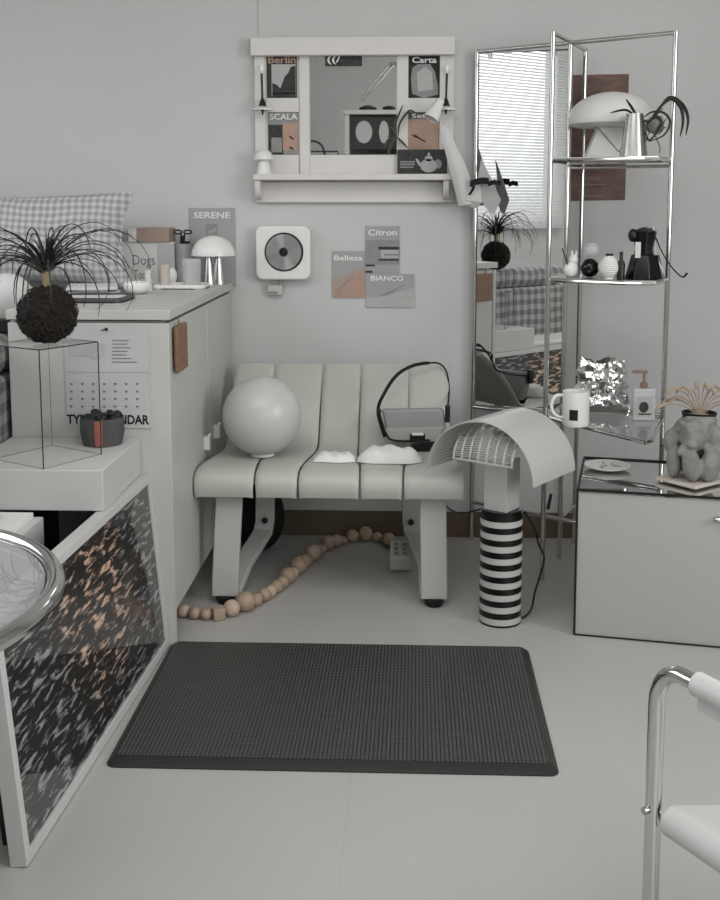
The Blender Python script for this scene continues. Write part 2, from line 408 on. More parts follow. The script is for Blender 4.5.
# ================================================================== BED + PILLOWS (left, by the window)
bd = thing('daybed', 'high daybed under a grey gingham blanket beneath the left window', 'bed', (-1.6, 2.7, 0))
bm = B(); bx(bm, -2.19, -1.03, 1.75, 3.6, 0, .70); put('bed_base', bm, m_ging2, bd, bevel=.02)
bm = B(); bx(bm, -2.19, -1.028, 1.745, 3.6, .70, .80); put('mattress', bm, m_ging2, bd, bevel=.04)
def pillow(name, label, c, w, h, d, rx, rz, mat, seed):
    random.seed(seed); bm = B(); n = 26; G = []; G2 = []
    for s in (1, -1):
        rows = []
        for i in range(n+1):
            row = []
            for j in range(n+1):
                x, z = 2*i/n-1, 2*j/n-1
                f = ((1-abs(x)**2.6)*(1-abs(z)**2.2))**.5 if abs(x) < 1 and abs(z) < 1 else 0
                pin = 1-.10*(1-abs(z)**2)*abs(x)**4; pin2 = 1-.14*(1-abs(x)**2)*abs(z)**4
                wr = .006*math.sin(7*x+3*z+seed)+.004*math.sin(13*z-5*x)
                row.append(Vector((x*w/2*pin, s*(-f)*(d/2+wr), z*h/2*pin2)))
            rows.append(row)
        (G if s == 1 else G2).extend(rows)
    for g in (G, G2):
        V = [[bm.verts.new(p) for p in row] for row in g]
        for i in range(n):
            for j in range(n): bm.faces.new((V[i][j], V[i+1][j], V[i+1][j+1], V[i][j+1]))
    bmesh.ops.remove_doubles(bm, verts=bm.verts, dist=1e-5)
    o = put(name, bm, mat)
    off = Vector(o.location)
    o.matrix_world = Matrix.Translation(c) @ Matrix.Rotation(rz, 4, 'Z') @ Matrix.Rotation(rx, 4, 'X') @ Matrix.Translation(off)
    return tag(o, label, 'pillow')
pillow('gingham_pillow', 'grey gingham pillow leaning on the wall at the left', (-1.30, 3.44, 1.015), .84, .305, .15, -.12, 0, m_ging, 1)
m_wrink = M('pale_crumpled_cotton', (.70, .70, .70), .9, bump=.5, bscale=30)
pillow('grey_pillow', 'pale crumpled pillow on the daybed below the window, seen only in the tall mirror', (-1.95, 2.45, .935), .7, .28, .16, -.35, PI/2, m_wrink, 5)

# ================================================================== ITEMS ON THE CABINET
ZT = .868
# white tray
def roundrect(x0, x1, y0, y1, r, n=6):
    out = []
    for (cx_, cy_, a0) in ((x1-r, y1-r, 0), (x0+r, y1-r, PI/2), (x0+r, y0+r, PI), (x1-r, y0+r, 1.5*PI)):
        for k in range(n+1):
            a = a0+k*PI/2/n; out.append((cx_+r*math.cos(a), cy_+r*math.sin(a)))
    return out
def tray(bm, x0, x1, y0, y1, z, h, r, lip=.006):
    prism(bm, roundrect(x0, x1, y0, y1, r), z, z+.003)
    pts = roundrect(x0+lip/2, x1-lip/2, y0+lip/2, y1-lip/2, r)
    tube(bm, [(p[0], p[1], z+h-lip/2) for p in pts], lip/2, 8, closed=True)
    o_, i_ = roundrect(x0, x1, y0, y1, r), roundrect(x0+lip, x1-lip, y0+lip, y1-lip, r-lip/2)
    k = len(o_)
    vs = [[bm.verts.new((p[0], p[1], zz)) for p in q] for q, zz in ((o_, z), (o_, z+h-lip/2), (i_, z+h-lip/2), (i_, z+.003))]
    for a_, b_ in zip(vs, vs[1:]):
        for j in range(k): bm.faces.new((a_[j], a_[(j+1) % k], b_[(j+1) % k], b_[j]))
bm = B(); tray(bm, -.80, -.640, 3.31, 3.44, ZT, .013, .03)
tag(put('white_tray', bm, m_plastic), 'low white tray with rounded corners in front of the small steel lamp', 'tray')
bm = B(); tray(bm, -.955, -.775, 2.86, 3.03, ZT, .014, .02)
tag(put('dark_tray', bm, M('dark_grey_metal', (.27, .27, .27), .4)), 'dark grey flat tray near the front edge of the cabinet top', 'tray')
# mushroom lamp
def mushroom(parent, c, base_z, r, hd, top, cone_r, mat_s, mat_b, twin=True, neck=.004):
    bm = B(); z0 = top-hd
    prof = [(r*math.sin(a), z0+hd*math.cos(a)) for a in [k*PI/2/14 for k in range(15)]]
    prof += [(r-.003, z0)]+[((r-.004)*math.sin(a), z0+(hd-.004)*math.cos(a)) for a in [(14-k)*PI/2/14 for k in range(15)]]
    lathe(bm, prof, (c[0], c[1], 0), closed_ends=False); put('lamp_shade', bm, mat_s, parent)
    if twin:
        for s in (-1, 1):
            bm = B(); lathe(bm, [(.0001, base_z), (cone_r, base_z), (cone_r, base_z+.003), (neck, z0+hd*.6), (.0001, z0+hd*.6)], (c[0]+s*cone_r*.75, c[1], 0)); put('cone_leg', bm, mat_b, parent)
    else:
        bm = B(); lathe(bm, [(.0001, base_z), (cone_r, base_z), (cone_r, base_z+.003), (neck, z0+hd*.6), (.0001, z0+hd*.6)], (c[0], c[1], 0)); put('cone_leg', bm, mat_b, parent)
L = at(214, 288, 3.52)
ml = thing('table_lamp', 'small mushroom lamp with twin steel cone legs on the cabinet', 'lamp', (L.x, 3.52, ZT))
mushroom(ml, (L.x, 3.52), ZT, .070, .064, 1.025, .021, m_plastic, m_steel)
# magazine on the wall behind it
def card(name, label, u0, v0, u1, v1, Y, mat, th=.003, cat='postcard', group=None):
    a, b_ = at(u0, v0, Y), at(u1, v1, Y)
    o = thing(name, label, cat, ((a.x+b_.x)/2, Y, b_.z), group)
    bm = B(); bx(bm, a.x, b_.x, Y, Y+th, b_.z, a.z); put('card', bm, mat, o, smooth=False)
    o['rect'] = [a.x, b_.x, b_.z, a.z, Y]
    return o
def cart(o, polys, mat, name='printed_picture', lift=.0006):
    """polys in unit card coordinates (0..1, 0 = bottom)"""
    x0, x1, z0, z1, Y = o['rect']; bm = B()
    for p in polys:
        prism_y(bm, [(x0+q[0]*(x1-x0), z0+q[1]*(z1-z0)) for q in p], Y-lift, Y-lift/4)
    return put(name, bm, mat, o, smooth=False)
def ctx(o, s, u0, u1, v0, v1, mat, bold=.02, lift=.0012):
    x0, x1, z0, z1, Y = o['rect']
    return txt(s, x0+u0*(x1-x0), x0+u1*(x1-x0), z0+v0*(z1-z0), z0+v1*(z1-z0), Y-lift, mat, o, bold=bold)
def R4(a, b_, c, d): return [(a, c), (b_, c), (b_, d), (a, d)]
m_card = M('pale_grey_print', (.60, .60, .60), .6, var=.04)
sc = card('magazine', 'pale grey magazine headed SERENE on the wall behind the steel lamp', 189, 208, 236, 287, WY-.004, m_card, cat='magazine')
ctx(sc, 'SERENE', .1, .9, .87, .95, m_wtxt)
cart(sc, [R4(.36, .62, .58, .80)], m_grey); cart(sc, [[(.4, .70), (.6, .76), (.6, .72), (.42, .66)]], m_card, lift=.001)
# standing book
bk = thing('book', 'white book with black title Dogs Tooth standing at the back of the cabinet', 'book', (-.86, 3.58, ZT))
a, b_ = at(121, 242, 3.54), at(174, 285, 3.54)
bm = B(); bx(bm, a.x, b_.x, 3.54, 3.565, ZT, a.z); put('cover', bm, m_paper, bk, smooth=False)
cA, cB = at(133, 268, 3.54), at(155, 255, 3.54)
txt('Dogs', cA.x, cB.x, cA.z, cB.z, 3.5392, m_gtxt, bk)
cA, cB = at(134, 279, 3.54), at(152, 270, 3.54)
txt('Tooth', cA.x, cB.x, cA.z, cB.z, 3.5392, m_gtxt, bk)
cA, cB = at(158, 284, 3.54), at(174, 244, 3.54)
bm = B(); bx(bm, cA.x, cB.x, 3.5392, 3.5399, ZT+.002, cB.z); put('grey_panel', bm, m_lgrey, bk, smooth=False)
# tan box on the book
a2, b2 = at(130, 228, 3.56), at(171, 241, 3.56)
tb = thing('tan_box', 'brown and white slim box lying on top of the white book', 'box', ((a2.x+b2.x)/2, 3.57, a.z))
bm = B(); bx(bm, a2.x+.028, b2.x, 3.53, 3.63, a.z, a2.z); put('sleeve', bm, m_tan, tb, bevel=.002)
bm = B(); bx(bm, a2.x, a2.x+.028, 3.531, 3.629, a.z, a2.z-.001); put('end_cap', bm, m_paper, tb, bevel=.002)
# glass tumblers + scissors
def tumbler(name, label, x, y, z, r, h, mat, t_=.002):
    bm = B(); lathe(bm, [(.0001, z), (r*.9, z), (r, z+h), (r-t_, z+h), (r*.9-t_, z+.004), (.0001, z+.004)], (x, y, 0), n=36)
    return tag(put(name, bm, mat), label, 'cup')
m_frost = M('frosted_glass', (.66, .66, .66), .35, trans=.1, var=0)
c1 = at(183, 270, 3.58)
tumbler('pencil_cup', 'frosted grey cup holding black scissors on the cabinet', c1.x, 3.59, ZT, .031, .128, m_frost)
sco = thing('scissors', 'black scissors with two ring handles standing in a frosted cup', 'scissors', (c1.x, 3.59, ZT+.02))
zz = at(183, 232, 3.59).z
for s in (-1, 1):
    bm = B(); pts = [(c1.x+s*.016+.013*math.cos(2*PI*k/16), 3.59, zz+.006*math.sin(2*PI*k/16)) for k in range(16)]
    tube(bm, pts, .0028, 8, closed=True)
    tube(bm, [(c1.x+s*.006, 3.59, zz-.002), (c1.x+s*.004, 3.59, zz-.03)], .003, 8)
    put('handle', bm, m_black, sco)
bm = B(); bx(bm, c1.x-.009, c1.x+.005, 3.587, 3.593, ZT+.02, zz-.012); bx(bm, c1.x-.003, c1.x+.022, 3.588, 3.594, zz-.058, zz-.03); put('blades', bm, m_black, sco, bevel=.001)
c2 = at(192, 285, 3.39); tumbler('glass_tumbler', 'clear glass tumbler standing on the white tray', c2.x, 3.39, ZT+.0035, .030, .085, m_haze)
c3 = at(163, 285, 3.40); tumbler('beige_cup', 'small beige cup on the left end of the white tray', c3.x+.012, 3.38, ZT+.0035, .015, .068, m_beige)
c3 = at(155, 285, 3.38)
bm = B(); lathe(bm, [(.0001, ZT), (.010, ZT), (.010, ZT+.06), (.0001, ZT+.062)], (c3.x+.006, 3.27, 0)); tag(put('white_candle', bm, m_paper), 'slim white candle left of the small beige cup', 'candle')
bm = B(); cS = at(170, 270, 3.49); sph(bm, (cS.x, 3.52, ZT+.027), (.016, .016, .027)); tag(put('white_egg', bm, m_plastic), 'small white egg-shaped ornament behind the beige cup', 'ornament')
# crumpled glass bowl, papers
bm = B(); random.seed(8)
prof = [(.0001, ZT), (.026, ZT), (.040, ZT+.012), (.043, ZT+.028), (.034, ZT+.036), (.031, ZT+.032), (.036, ZT+.026), (.034, ZT+.014), (.022, ZT+.006), (.0001, ZT+.006)]
cw = at(137, 290, 3.16); lathe(bm, prof, (cw.x, 3.16, 0), n=22)
for v in bm.verts: v.co.x += random.uniform(-.003, .003); v.co.z += random.uniform(-.002, .002) if v.co.z > ZT+.01 else 0
tag(put('white_bowl', bm, m_plastic, sub=1), 'small white wavy bowl in front of the white book', 'bowl')
random.seed(12)
for k, (lb, x, y, w_, d_, z0, h_, rz) in enumerate((
        ('thick white catalogue at the bottom of the pile behind the dark tray', -.93, 3.15, .15, .20, ZT, .012, .1),
        ('thin grey booklet in the middle of the pile behind the dark tray', -.925, 3.14, .13, .18, ZT+.0121, .006, -.1),
        ('white open magazine topmost of the pile behind the dark tray', -.93, 3.14, .14, .17, ZT+.0182, .007, .25))):
    bm = B(); box(bm, (x, y, z0+h_/2), (w_, d_, h_), rz); o = put('catalogue', bm, (m_paper, m_grey, m_paper)[k], bevel=.001); tag(o, lb, 'magazine', 'papers piled on the cabinet top')
bm = B(); box(bm, (-.865, 2.945, ZT+.0036+.003), (.15, .12, .006), .15); tag(put('notebook', bm, m_paper, bevel=.001), 'white notebook lying on the dark grey tray', 'notebook')
# spectacles-like wire clip
bm = B(); ce = at(143, 284, 3.26)
for s in (-1, 1): tube(bm, [(ce.x+s*.007+.006*math.cos(2*PI*k/12), 3.26, ZT+.0075+.006*math.sin(2*PI*k/12)) for k in range(12)], .0013, 6, closed=True)
tag(put('wire_clip', bm, m_black), 'tiny black wire clip in front of the wavy white bowl', 'clip')
# white paper globe + small tan box at left end
cg = at(14, 308, 2.95)
bm = B(); sph(bm, (-1.110, 2.95, .80+.071), .070, 32); tag(put('paper_globe', bm, m_paper), 'round white paper globe on the bed beside the root ball', 'globe')
bm = B(); cc = at(38, 292, 2.84); bx(bm, cc.x-.022, cc.x+.022, 2.80, 2.84, ZT, ZT+.045); tag(put('tan_carton', bm, m_beige, bevel=.002), 'small tan carton on the cabinet behind the root ball', 'carton')
bm = B(); bx(bm, -1.10, -1.04, 2.76, 2.80, .80, .835); tag(put('black_case', bm, m_black, bevel=.004), 'small black case at the edge of the daybed under the paper globe', 'case')

# ================================================================== BLOCK, GLASS BOX, PLANT BALL
bm = B(); bx(bm, -1.015, -.688, 2.352, 2.684, .452, .545); tag(put('display_block', bm, m_block, bevel=.002), 'thick white display block carrying the glass box against the cabinet', 'display block')
bm = B(); bx(bm, -1.01, -.90, 2.47, 2.68, 0, .4515); tag(put('support_pedestal', bm, m_dgrey, bevel=.002), 'dark narrow pedestal holding up the white display block', 'pedestal')
sb = thing('storage_box', 'white box with a raised rim standing on the floor beside the round table', 'storage box', (-.92, 2.2, 0))
bm = B(); bx(bm, -1.02, -.822, 1.62, 2.345, 0, .440); put('body', bm, m_block, sb, bevel=.002)
bm = B(); bx(bm, -1.02, -.842, 1.64, 2.338, .440, .452); put('lid', bm, m_plastic, sb, bevel=.001)
bm = B(); lathe(bm, [(.0001, .452), (.05, .452), (.065, .475), (.06, .49), (.0001, .492)], (-.955, 2.26, 0)); tag(put('grey_dish', bm, m_fabric_g), 'dark grey round dish on the white storage box at the left edge', 'dish')
G0 = Vector((-.822, 2.357, .5452)); d1 = Vector((.088, .146, 0)); d2 = Vector((-.146, .088, 0)); GH = .267
gb = thing('glass_box', 'clear glass cube with dark edges on the white display block', 'glass box', G0+(d1+d2)/2)
cs = [G0, G0+d1, G0+d1+d2, G0+d2]
bm = B()
for i in range(4):
    a, b_ = cs[i], cs[(i+1) % 4]; mid = (a+b_)/2; L_ = (b_-a).length; ang = math.atan2((b_-a).y, (b_-a).x)
    box(bm, (mid.x, mid.y, G0.z+GH/2), (L_-.004, .003, GH-.002), ang)
mid = (cs[0]+cs[2])/2; box(bm, (mid.x, mid.y, G0.z+GH), (.17, .17, .003), math.atan2(d1.y, d1.x))
put('glass_panes', bm, m_tglass, gb, smooth=False)
bm = B()
for i in range(4):
    a, b_ = cs[i], cs[(i+1) % 4]
    cyl(bm, a, a+Vector((0, 0, GH)), .0005 if i == 2 else .0014, n=6); cyl(bm, a+Vector((0, 0, GH)), b_+Vector((0, 0, GH)), .0013 if i in (0, 3) else .0006, n=6); cyl(bm, a+Vector((0, 0, .001)), b_+Vector((0, 0, .001)), .0004, n=6)
put('dark_edges', bm, m_edge, gb)
# root ball plant
Zg = G0.z+GH+.0016
pc = at(48, 328, mid.y-.01); pc.z = Zg+.066
pl = thing('root_ball_plant', 'spiky grass-leaved plant growing from a dark root ball on the glass box', 'plant', (pc.x, pc.y, Zg))
bm = B(); q = bmesh.ops.create_icosphere(bm, subdivisions=5, radius=.066); random.seed(3)
from mathutils import noise
for v in bm.verts:
    n_ = v.co.normalized(); v.co = n_*(.0655+.006*noise.noise(n_*6)+.004*noise.noise(n_*22)) 
    v.co.z = max(v.co.z, -.0655); v.co += pc
put('root_ball', bm, m_root, pl)
bm = B(); random.seed(13)
for k in range(420):   # loose root fibres over the ball
    th, ph = random.uniform(0, 2*PI), math.acos(random.uniform(-.8, 1)); n_ = Vector((math.sin(ph)*math.cos(th), math.sin(ph)*math.sin(th), math.cos(ph)))
    t_ = n_.cross(Vector((random.random(), random.random(), random.random()))).normalized()
    tube(bm, [pc+n_*.0655-t_*.008, pc+n_*.0695, pc+n_*.0665+t_*.009], [.0006, .0008, .0003], 4)
put('root_fibres', bm, M('brown_root_fibre', (.20, .155, .12), .9, var=.7), pl)
bm = B(); tube(bm, [pc+Vector((0, 0, .055)), pc+Vector((.001, 0, .075)), pc+Vector((.001, 0, .10))], [.013, .009, .012], 12); put('stem', bm, m_stem, pl)
bm = B(); random.seed(21)
base = pc+Vector((.001, 0, .095))
m_n = 66
for k in range(m_n):
    az = k*2.39996+random.uniform(-.2, .2); L_ = random.uniform(.18, .36); el = random.uniform(.35, 1.15)
    if k % 5 == 0: el = random.uniform(1.1, 1.5); L_ *= .55
    d = Vector((math.cos(az), .75*math.sin(az), 0)); pts = []; p = base+Vector((0, 0, random.uniform(-.01, .015))); ang = el
    n_s = 11; drop = random.uniform(1.7, 2.8)*(L_/.24)+.3
    for i in range(n_s):
        pts.append(p.copy()); st = L_/n_s
        p = p+(d*math.cos(ang)+Vector((0, 0, 1))*math.sin(ang))*st; ang -= drop/n_s*(0.4+1.4*i/n_s)
    tube(bm, pts, [.0031*(1-.75*(i/(n_s-1))**1.5)+.0002 for i in range(n_s)], 5, flat=.45)
put('leaves', bm, m_leaf, pl)
bm = B()
for k in range(22):
    az = k*2.39996; L_ = random.uniform(.05, .085); el = random.uniform(.5, 1.4); d = Vector((math.cos(az), math.sin(az), 0))
    p = base-Vector((0, 0, .005)); pts = [p, p+(d*math.cos(el)+Vector((0, 0, math.sin(el))))*L_*.5, p+(d*math.cos(el)+Vector((0, 0, math.sin(el))))*L_]
    tube(bm, pts, [.0035, .003, .0006], 5, flat=.4)
put('inner_leaves', bm, m_leaf2, pl)
# felt bowl
bc = atz(103, 446, .5452); bc = Vector((-.763, 2.618, .5452))
fb = thing('felt_bowl', 'dark grey felt pot with a red leather strap on the display block', 'pot', bc)
R_ = .053
bm = B(); lathe(bm, [(.0001, bc.z), (R_*.88, bc.z), (R_, bc.z+.03), (R_*.99, bc.z+.068), (R_*.94, bc.z+.068), (R_*.9, bc.z+.02), (.0001, bc.z+.018)], (bc.x, bc.y, 0)); put('pot_body', bm, m_felt, fb)
bm = B()
for i in range(1):
    g = []
    for a in (-.17, -.06, .06, .17):
        an = -PI/2+.10+a; g.append([(bc.x+(R_*s+.002)*math.cos(an), bc.y+(R_*s+.002)*math.sin(an), bc.z+h) for s, h in ((.90, .004), (1.0, .03), (.995, .066))])
    sheet(bm, g, .002)
put('strap', bm, m_red, fb)
bm = B(); random.seed(6)
for k in range(26):
    a, r = random.uniform(0, 2*PI), R_*.8*math.sqrt(random.random())
    sph(bm, (bc.x+r*math.cos(a), bc.y+r*math.sin(a), bc.z+.062+random.uniform(0, .012)), (random.uniform(.008, .016), .01, .008), 8)
put('charcoal_filling', bm, m_black, fb)

# ================================================================== OCEAN PICTURE
m_sea, t, b = nt('night_sea_print')
b.inputs['Roughness'].default_value = .5; b.inputs['Coat Weight'].default_value = 1.; b.inputs['Coat Roughness'].default_value = .01; b.inputs['Coat IOR'].default_value = 1.5
tc = t.nodes.new('ShaderNodeTexCoord')
mp = t.nodes.new('ShaderNodeMapping'); mp.vector_type = 'POINT'
mp.inputs['Rotation'].default_value = (math.radians(-12), 0, 0); mp.inputs['Scale'].default_value = (1, 8, 38)
t.links.new(tc.outputs['Object'], mp.inputs['Vector'])
n1 = t.nodes.new('ShaderNodeTexNoise'); n1.inputs['Scale'].default_value = 2.0; n1.inputs['Detail'].default_value = 7; n1.inputs['Distortion'].default_value = .5; n1.inputs['Roughness'].default_value = .62
t.links.new(mp.outputs[0], n1.inputs['Vector'])
r1 = t.nodes.new('ShaderNodeValToRGB'); r1.color_ramp.elements[0].position = .52; r1.color_ramp.elements[1].position = .62
r1.color_ramp.elements[0].color = (0, 0, 0, 1); r1.color_ramp.elements[1].color = (1, 1, 1, 1)
t.links.new(n1.outputs['Fac'], r1.inputs['Fac'])
sp = t.nodes.new('ShaderNodeSeparateXYZ'); t.links.new(tc.outputs['Object'], sp.inputs[0])
# warm reflection path of the printed sunset: a soft ellipse in the sheet's own coordinates
ey = math_node(t, 'DIVIDE', math_node(t, 'SUBTRACT', sp.outputs[1], .50), .21)
ez = math_node(t, 'DIVIDE', math_node(t, 'SUBTRACT', sp.outputs[2], .30), .24)
wob = t.nodes.new('ShaderNodeTexNoise'); wob.inputs['Scale'].default_value = 9; t.links.new(tc.outputs['Object'], wob.inputs['Vector'])
dd = math_node(t, 'ADD', math_node(t, 'ADD', math_node(t, 'MULTIPLY', ey, ey), math_node(t, 'MULTIPLY', ez, ez)), math_node(t, 'MULTIPLY', math_node(t, 'SUBTRACT', wob.outputs['Fac'], .5), 1.6))
warm = math_node(t, 'SUBTRACT', 1.25, dd)
wc = t.nodes.new('ShaderNodeClamp'); t.links.new(warm, wc.inputs[0])
c1_ = t.nodes.new('ShaderNodeMix'); c1_.data_type = 'RGBA'; c1_.inputs['A'].default_value = lin((.58, .58, .58))+(1,); c1_.inputs['B'].default_value = lin((.86, .72, .62))+(1,)
t.links.new(wc.outputs[0], c1_.inputs['Factor'])
c2_ = t.nodes.new('ShaderNodeMix'); c2_.data_type = 'RGBA'; c2_.inputs['A'].default_value = lin((.03, .03, .03))+(1,)
t.links.new(c1_.outputs['Result'], c2_.inputs['B']); t.links.new(r1.outputs['Color'], c2_.inputs['Factor'])
t.links.new(c2_.outputs['Result'], b.inputs['Base Color'])
# local frame: y along length, z up the sheet, x out of the picture; then tilted against the block
fr = bpy.data.objects.new('framed_picture', None); C.objects.link(fr); ORG[fr.name] = Vector((0, 0, 0))
tag(fr, 'large framed print of dark sea with orange glints leaning beside the black mat', 'framed picture')
FL, FH, FT, FB = .953, .452, .030, .020
bm = B()
bx(bm, -FT, 0, 0, FL, 0, FB); bx(bm, -FT, 0, 0, FL, FH-FB, FH); bx(bm, -FT, 0, 0, FB, FB, FH-FB); bx(bm, -FT, 0, FL-FB, FL, FB, FH-FB)
put('frame', bm, m_block, fr, bevel=.001)
bm = B(); bx(bm, -.012, -.006, FB, FL-FB, FB, FH-FB)
pr_ = put('print', bm, m_sea, fr, smooth=False)
bm = B(); bx(bm, -.022, -.018, FB, FL-FB, FB, FH-FB); put('backing_board', bm, m_dgrey, fr, smooth=False)
P0 = Vector((-.660, 1.735, 0.0)); P1 = Vector((-.625, 2.69, 0.0)); ang = math.atan2(-(P1-P0).x, (P1-P0).y)
lean = math.radians(5)
fr.matrix_world = Matrix.Translation(P0+Vector((0, 0, .0026))) @ Matrix.Rotation(ang, 4, 'Z') @ Matrix.Rotation(-lean, 4, 'Y')
# dark board leaning behind it
bm = B(); bx(bm, -.02, 0, 0, .55, 0, .40)
o = put('leaning_board', bm, m_black, smooth=False)
o.matrix_world = Matrix.Translation(Vector((-.707, 1.80, .002))) @ Matrix.Rotation(ang, 4, 'Z') @ Matrix.Rotation(-math.radians(6.5), 4, 'Y') @ Matrix.Translation(Vector((-.01, .275, 0)))
tag(o, 'black board leaning behind the framed sea print', 'board')

# ================================================================== MAT
m_mat, t, b = nt('black_ribbed_rubber'); b.inputs['Roughness'].default_value = .42
b.inputs['Base Color'].default_value = lin((.15, .147, .143))+(1,)
tc = t.nodes.new('ShaderNodeTexCoord'); sp = t.nodes.new('ShaderNodeSeparateXYZ'); t.links.new(tc.outputs['Object'], sp.inputs[0])
hs = []
for a, pt in ((0, .0086), (1, .0086)):
    f = math_node(t, 'FRACT', math_node(t, 'DIVIDE', math_node(t, 'ADD', sp.outputs[a], 5), pt))
    hs.append(math_node(t, 'ABSOLUTE', math_node(t, 'SUBTRACT', f, .5)))
hh = math_node(t, 'MAXIMUM', hs[0], hs[1])
groove = math_node(t, 'GREATER_THAN', hh, .36)
mm = t.nodes.new('ShaderNodeMix'); mm.data_type = 'RGBA'; mm.inputs['A'].default_value = lin((.31, .305, .30))+(1,); mm.inputs['B'].default_value = lin((.06, .058, .056))+(1,)
t.links.new(groove, mm.inputs['Factor']); t.links.new(mm.outputs['Result'], b.inputs['Base Color'])
bp = t.nodes.new('ShaderNodeBump'); bp.inputs['Strength'].default_value = .8; bp.inputs['Distance'].default_value = .002; bp.invert = True
t.links.new(hh, bp.inputs['Height']); t.links.new(bp.outputs['Normal'], b.inputs['Normal'])
mt = thing('floor_mat', 'black ribbed rubber mat lying on the pale floor', 'mat', (-.163, 2.385, 0))
x0, x1, y0, y1 = -.622, .293, 2.074, 2.696
bm = B(); out = roundrect(x0, x1, y0, y1, .02); inn = roundrect(x0+.014, x1-.014, y0+.022, y1-.012, .012); k = len(out)
vs = [[bm.verts.new((p[0], p[1], z)) for p in q] for q, z in ((out, .0005), (out, .003), (inn, .0135))]
for a_, b_ in zip(vs, vs[1:]):
    for j in range(k): bm.faces.new((a_[j], a_[(j+1) % k], b_[(j+1) % k], b_[j]))
bm.faces.new(vs[2]); bm.faces.new(list(reversed(vs[0])))
put('border', bm, M('black_mat_border', (.155, .152, .15), .45), mt)
bm = B(); prism(bm, roundrect(x0+.018, x1-.018, y0+.026, y1-.016, .008), .0136, .0155); put('ribbed_field', bm, m_mat, mt, smooth=False)

# ================================================================== BENCH
be = thing('bench', 'low cream slatted bench with curved back against the wall', 'bench', (-.24, 3.15, 0))
fb_ = [-.604, -.439, -.320, -.148, -.030, .134]; bb_ = [-.567, -.446, -.291, -.169, -.017, .103]
prof = [(2.951, .325, 0), (2.944, .343, 0), (2.943, .360, 0), (2.950, .376, 0), (2.968, .387, .03), (3.0, .392, .1), (3.05, .393, .3), (3.11, .392, .55), (3.17, .389, .78), (3.22, .388, .92), (3.26, .394, 1), (3.29, .411, 1),
        (3.315, .439, 1), (3.34, .478, 1), (3.37, .512, 1), (3.405, .547, 1), (3.445, .582, 1), (3.485, .612, 1)]
for k in range(5):
    g = []
    for s in (0, .04, .12, .5, .88, .96, 1):
        row = []
        for (y, z, w_) in prof:
            xa = fb_[k]*(1-w_)+bb_[k]*w_+(.0068 if k else 0); xb = fb_[k+1]*(1-w_)+bb_[k+1]*w_-(.0068 if k < 4 else 0)
            e = .004 if s in (0, 1) else (.001 if s in (.04, .96) else 0)
            row.append((xa+(xb-xa)*s, y+e, z-e))
        g.append(row)
    bm = B(); sheet(bm, g, .016); put('slat', bm, m_cream, be, bevel=.004)
def ribbon(bm, pts, w_, th):
    """flat bar: pts centre line, width along x, thickness in the y-z plane"""
    P = [Vector(p) for p in pts]; rows = []
    for i, p in enumerate(P):
        a = P[max(i-1, 0)]; b_ = P[min(i+1, len(P)-1)]; t_ = (b_-a).normalized(); n_ = Vector((1, 0, 0)).cross(t_).normalized()
        rows.append([bm.verts.new(p+Vector((sx*w_/2, 0, 0))+n_*sn*th/2) for sx, sn in ((-1, -1), (1, -1), (1, 1), (-1, 1))])
    for A_, Q_ in zip(rows, rows[1:]):
        for j in range(4): bm.faces.new((A_[j], A_[(j+1) % 4], Q_[(j+1) % 4], Q_[j]))
    bm.faces.new(rows[0]); bm.faces.new(list(reversed(rows[-1])))
for (ut, ub, ur, sg) in ((229.5, 226, 266, 1), (433, 434, 411, -1)):
    xt, xb = at(ut, 498, 3.0).x, at(ub, 600, 3.0).x; xr = at(ur, 520, 3.31).x
    bm = B(); ribbon(bm, [(xt, 3.0, .377), (xt, 2.998, .30), (xb, 2.995, .06), (xb, 2.995, .022)], .074, .022)
    put('front_leg', bm, m_leg, be, bevel=.003)
    bm = B(); ribbon(bm, [(xr, 3.295, .378), (xr, 3.305, .25), (xr-.003*sg, 3.31, .145), (xr-.008*sg, 3.295, .115), (xr-.05*sg, 3.15, .06), (xb+.012*sg, 3.012, .024)], .058, .022)
    put('rear_leg', bm, m_leg, be, bevel=.003)
    bm = B(); cyl(bm, (xr, 3.29, .155), (xr, 3.282, .155), .009); put('bolt', bm, m_black, be)
    bm = B(); lathe(bm, [(.0001, 0), (.020, 0), (.027, .012), (.027, .0215), (.0001, .0215)], (xb, 2.997, 0)); put('foot_pad', bm, m_rub, be)
bm = B(); bx(bm, -.50, .05, 3.30, 3.315, .30, .375); bx(bm, -.53, .05, 3.02, 3.04, .34, .376); put('cross_rail', bm, m_leg, be, bevel=.002)
# globe lamp on the bench
gc = at(262, 417, 3.12)
gl = thing('globe_lamp', 'round white opal globe resting at the left end of the bench', 'globe lamp', (gc.x, 3.12, .40))
bm = B(); rr = .1145; sph(bm, (gc.x, 3.12, .4035+rr), rr, 48); put('globe', bm, M('opal_glass', (.73, .73, .725), .3, var=.005), gl)
bm = B(); lathe(bm, [(.0001, .4015), (.035, .4015), (.035, .409), (.0001, .409)], (gc.x, 3.12, 0)); put('base_ring', bm, m_plastic, gl)
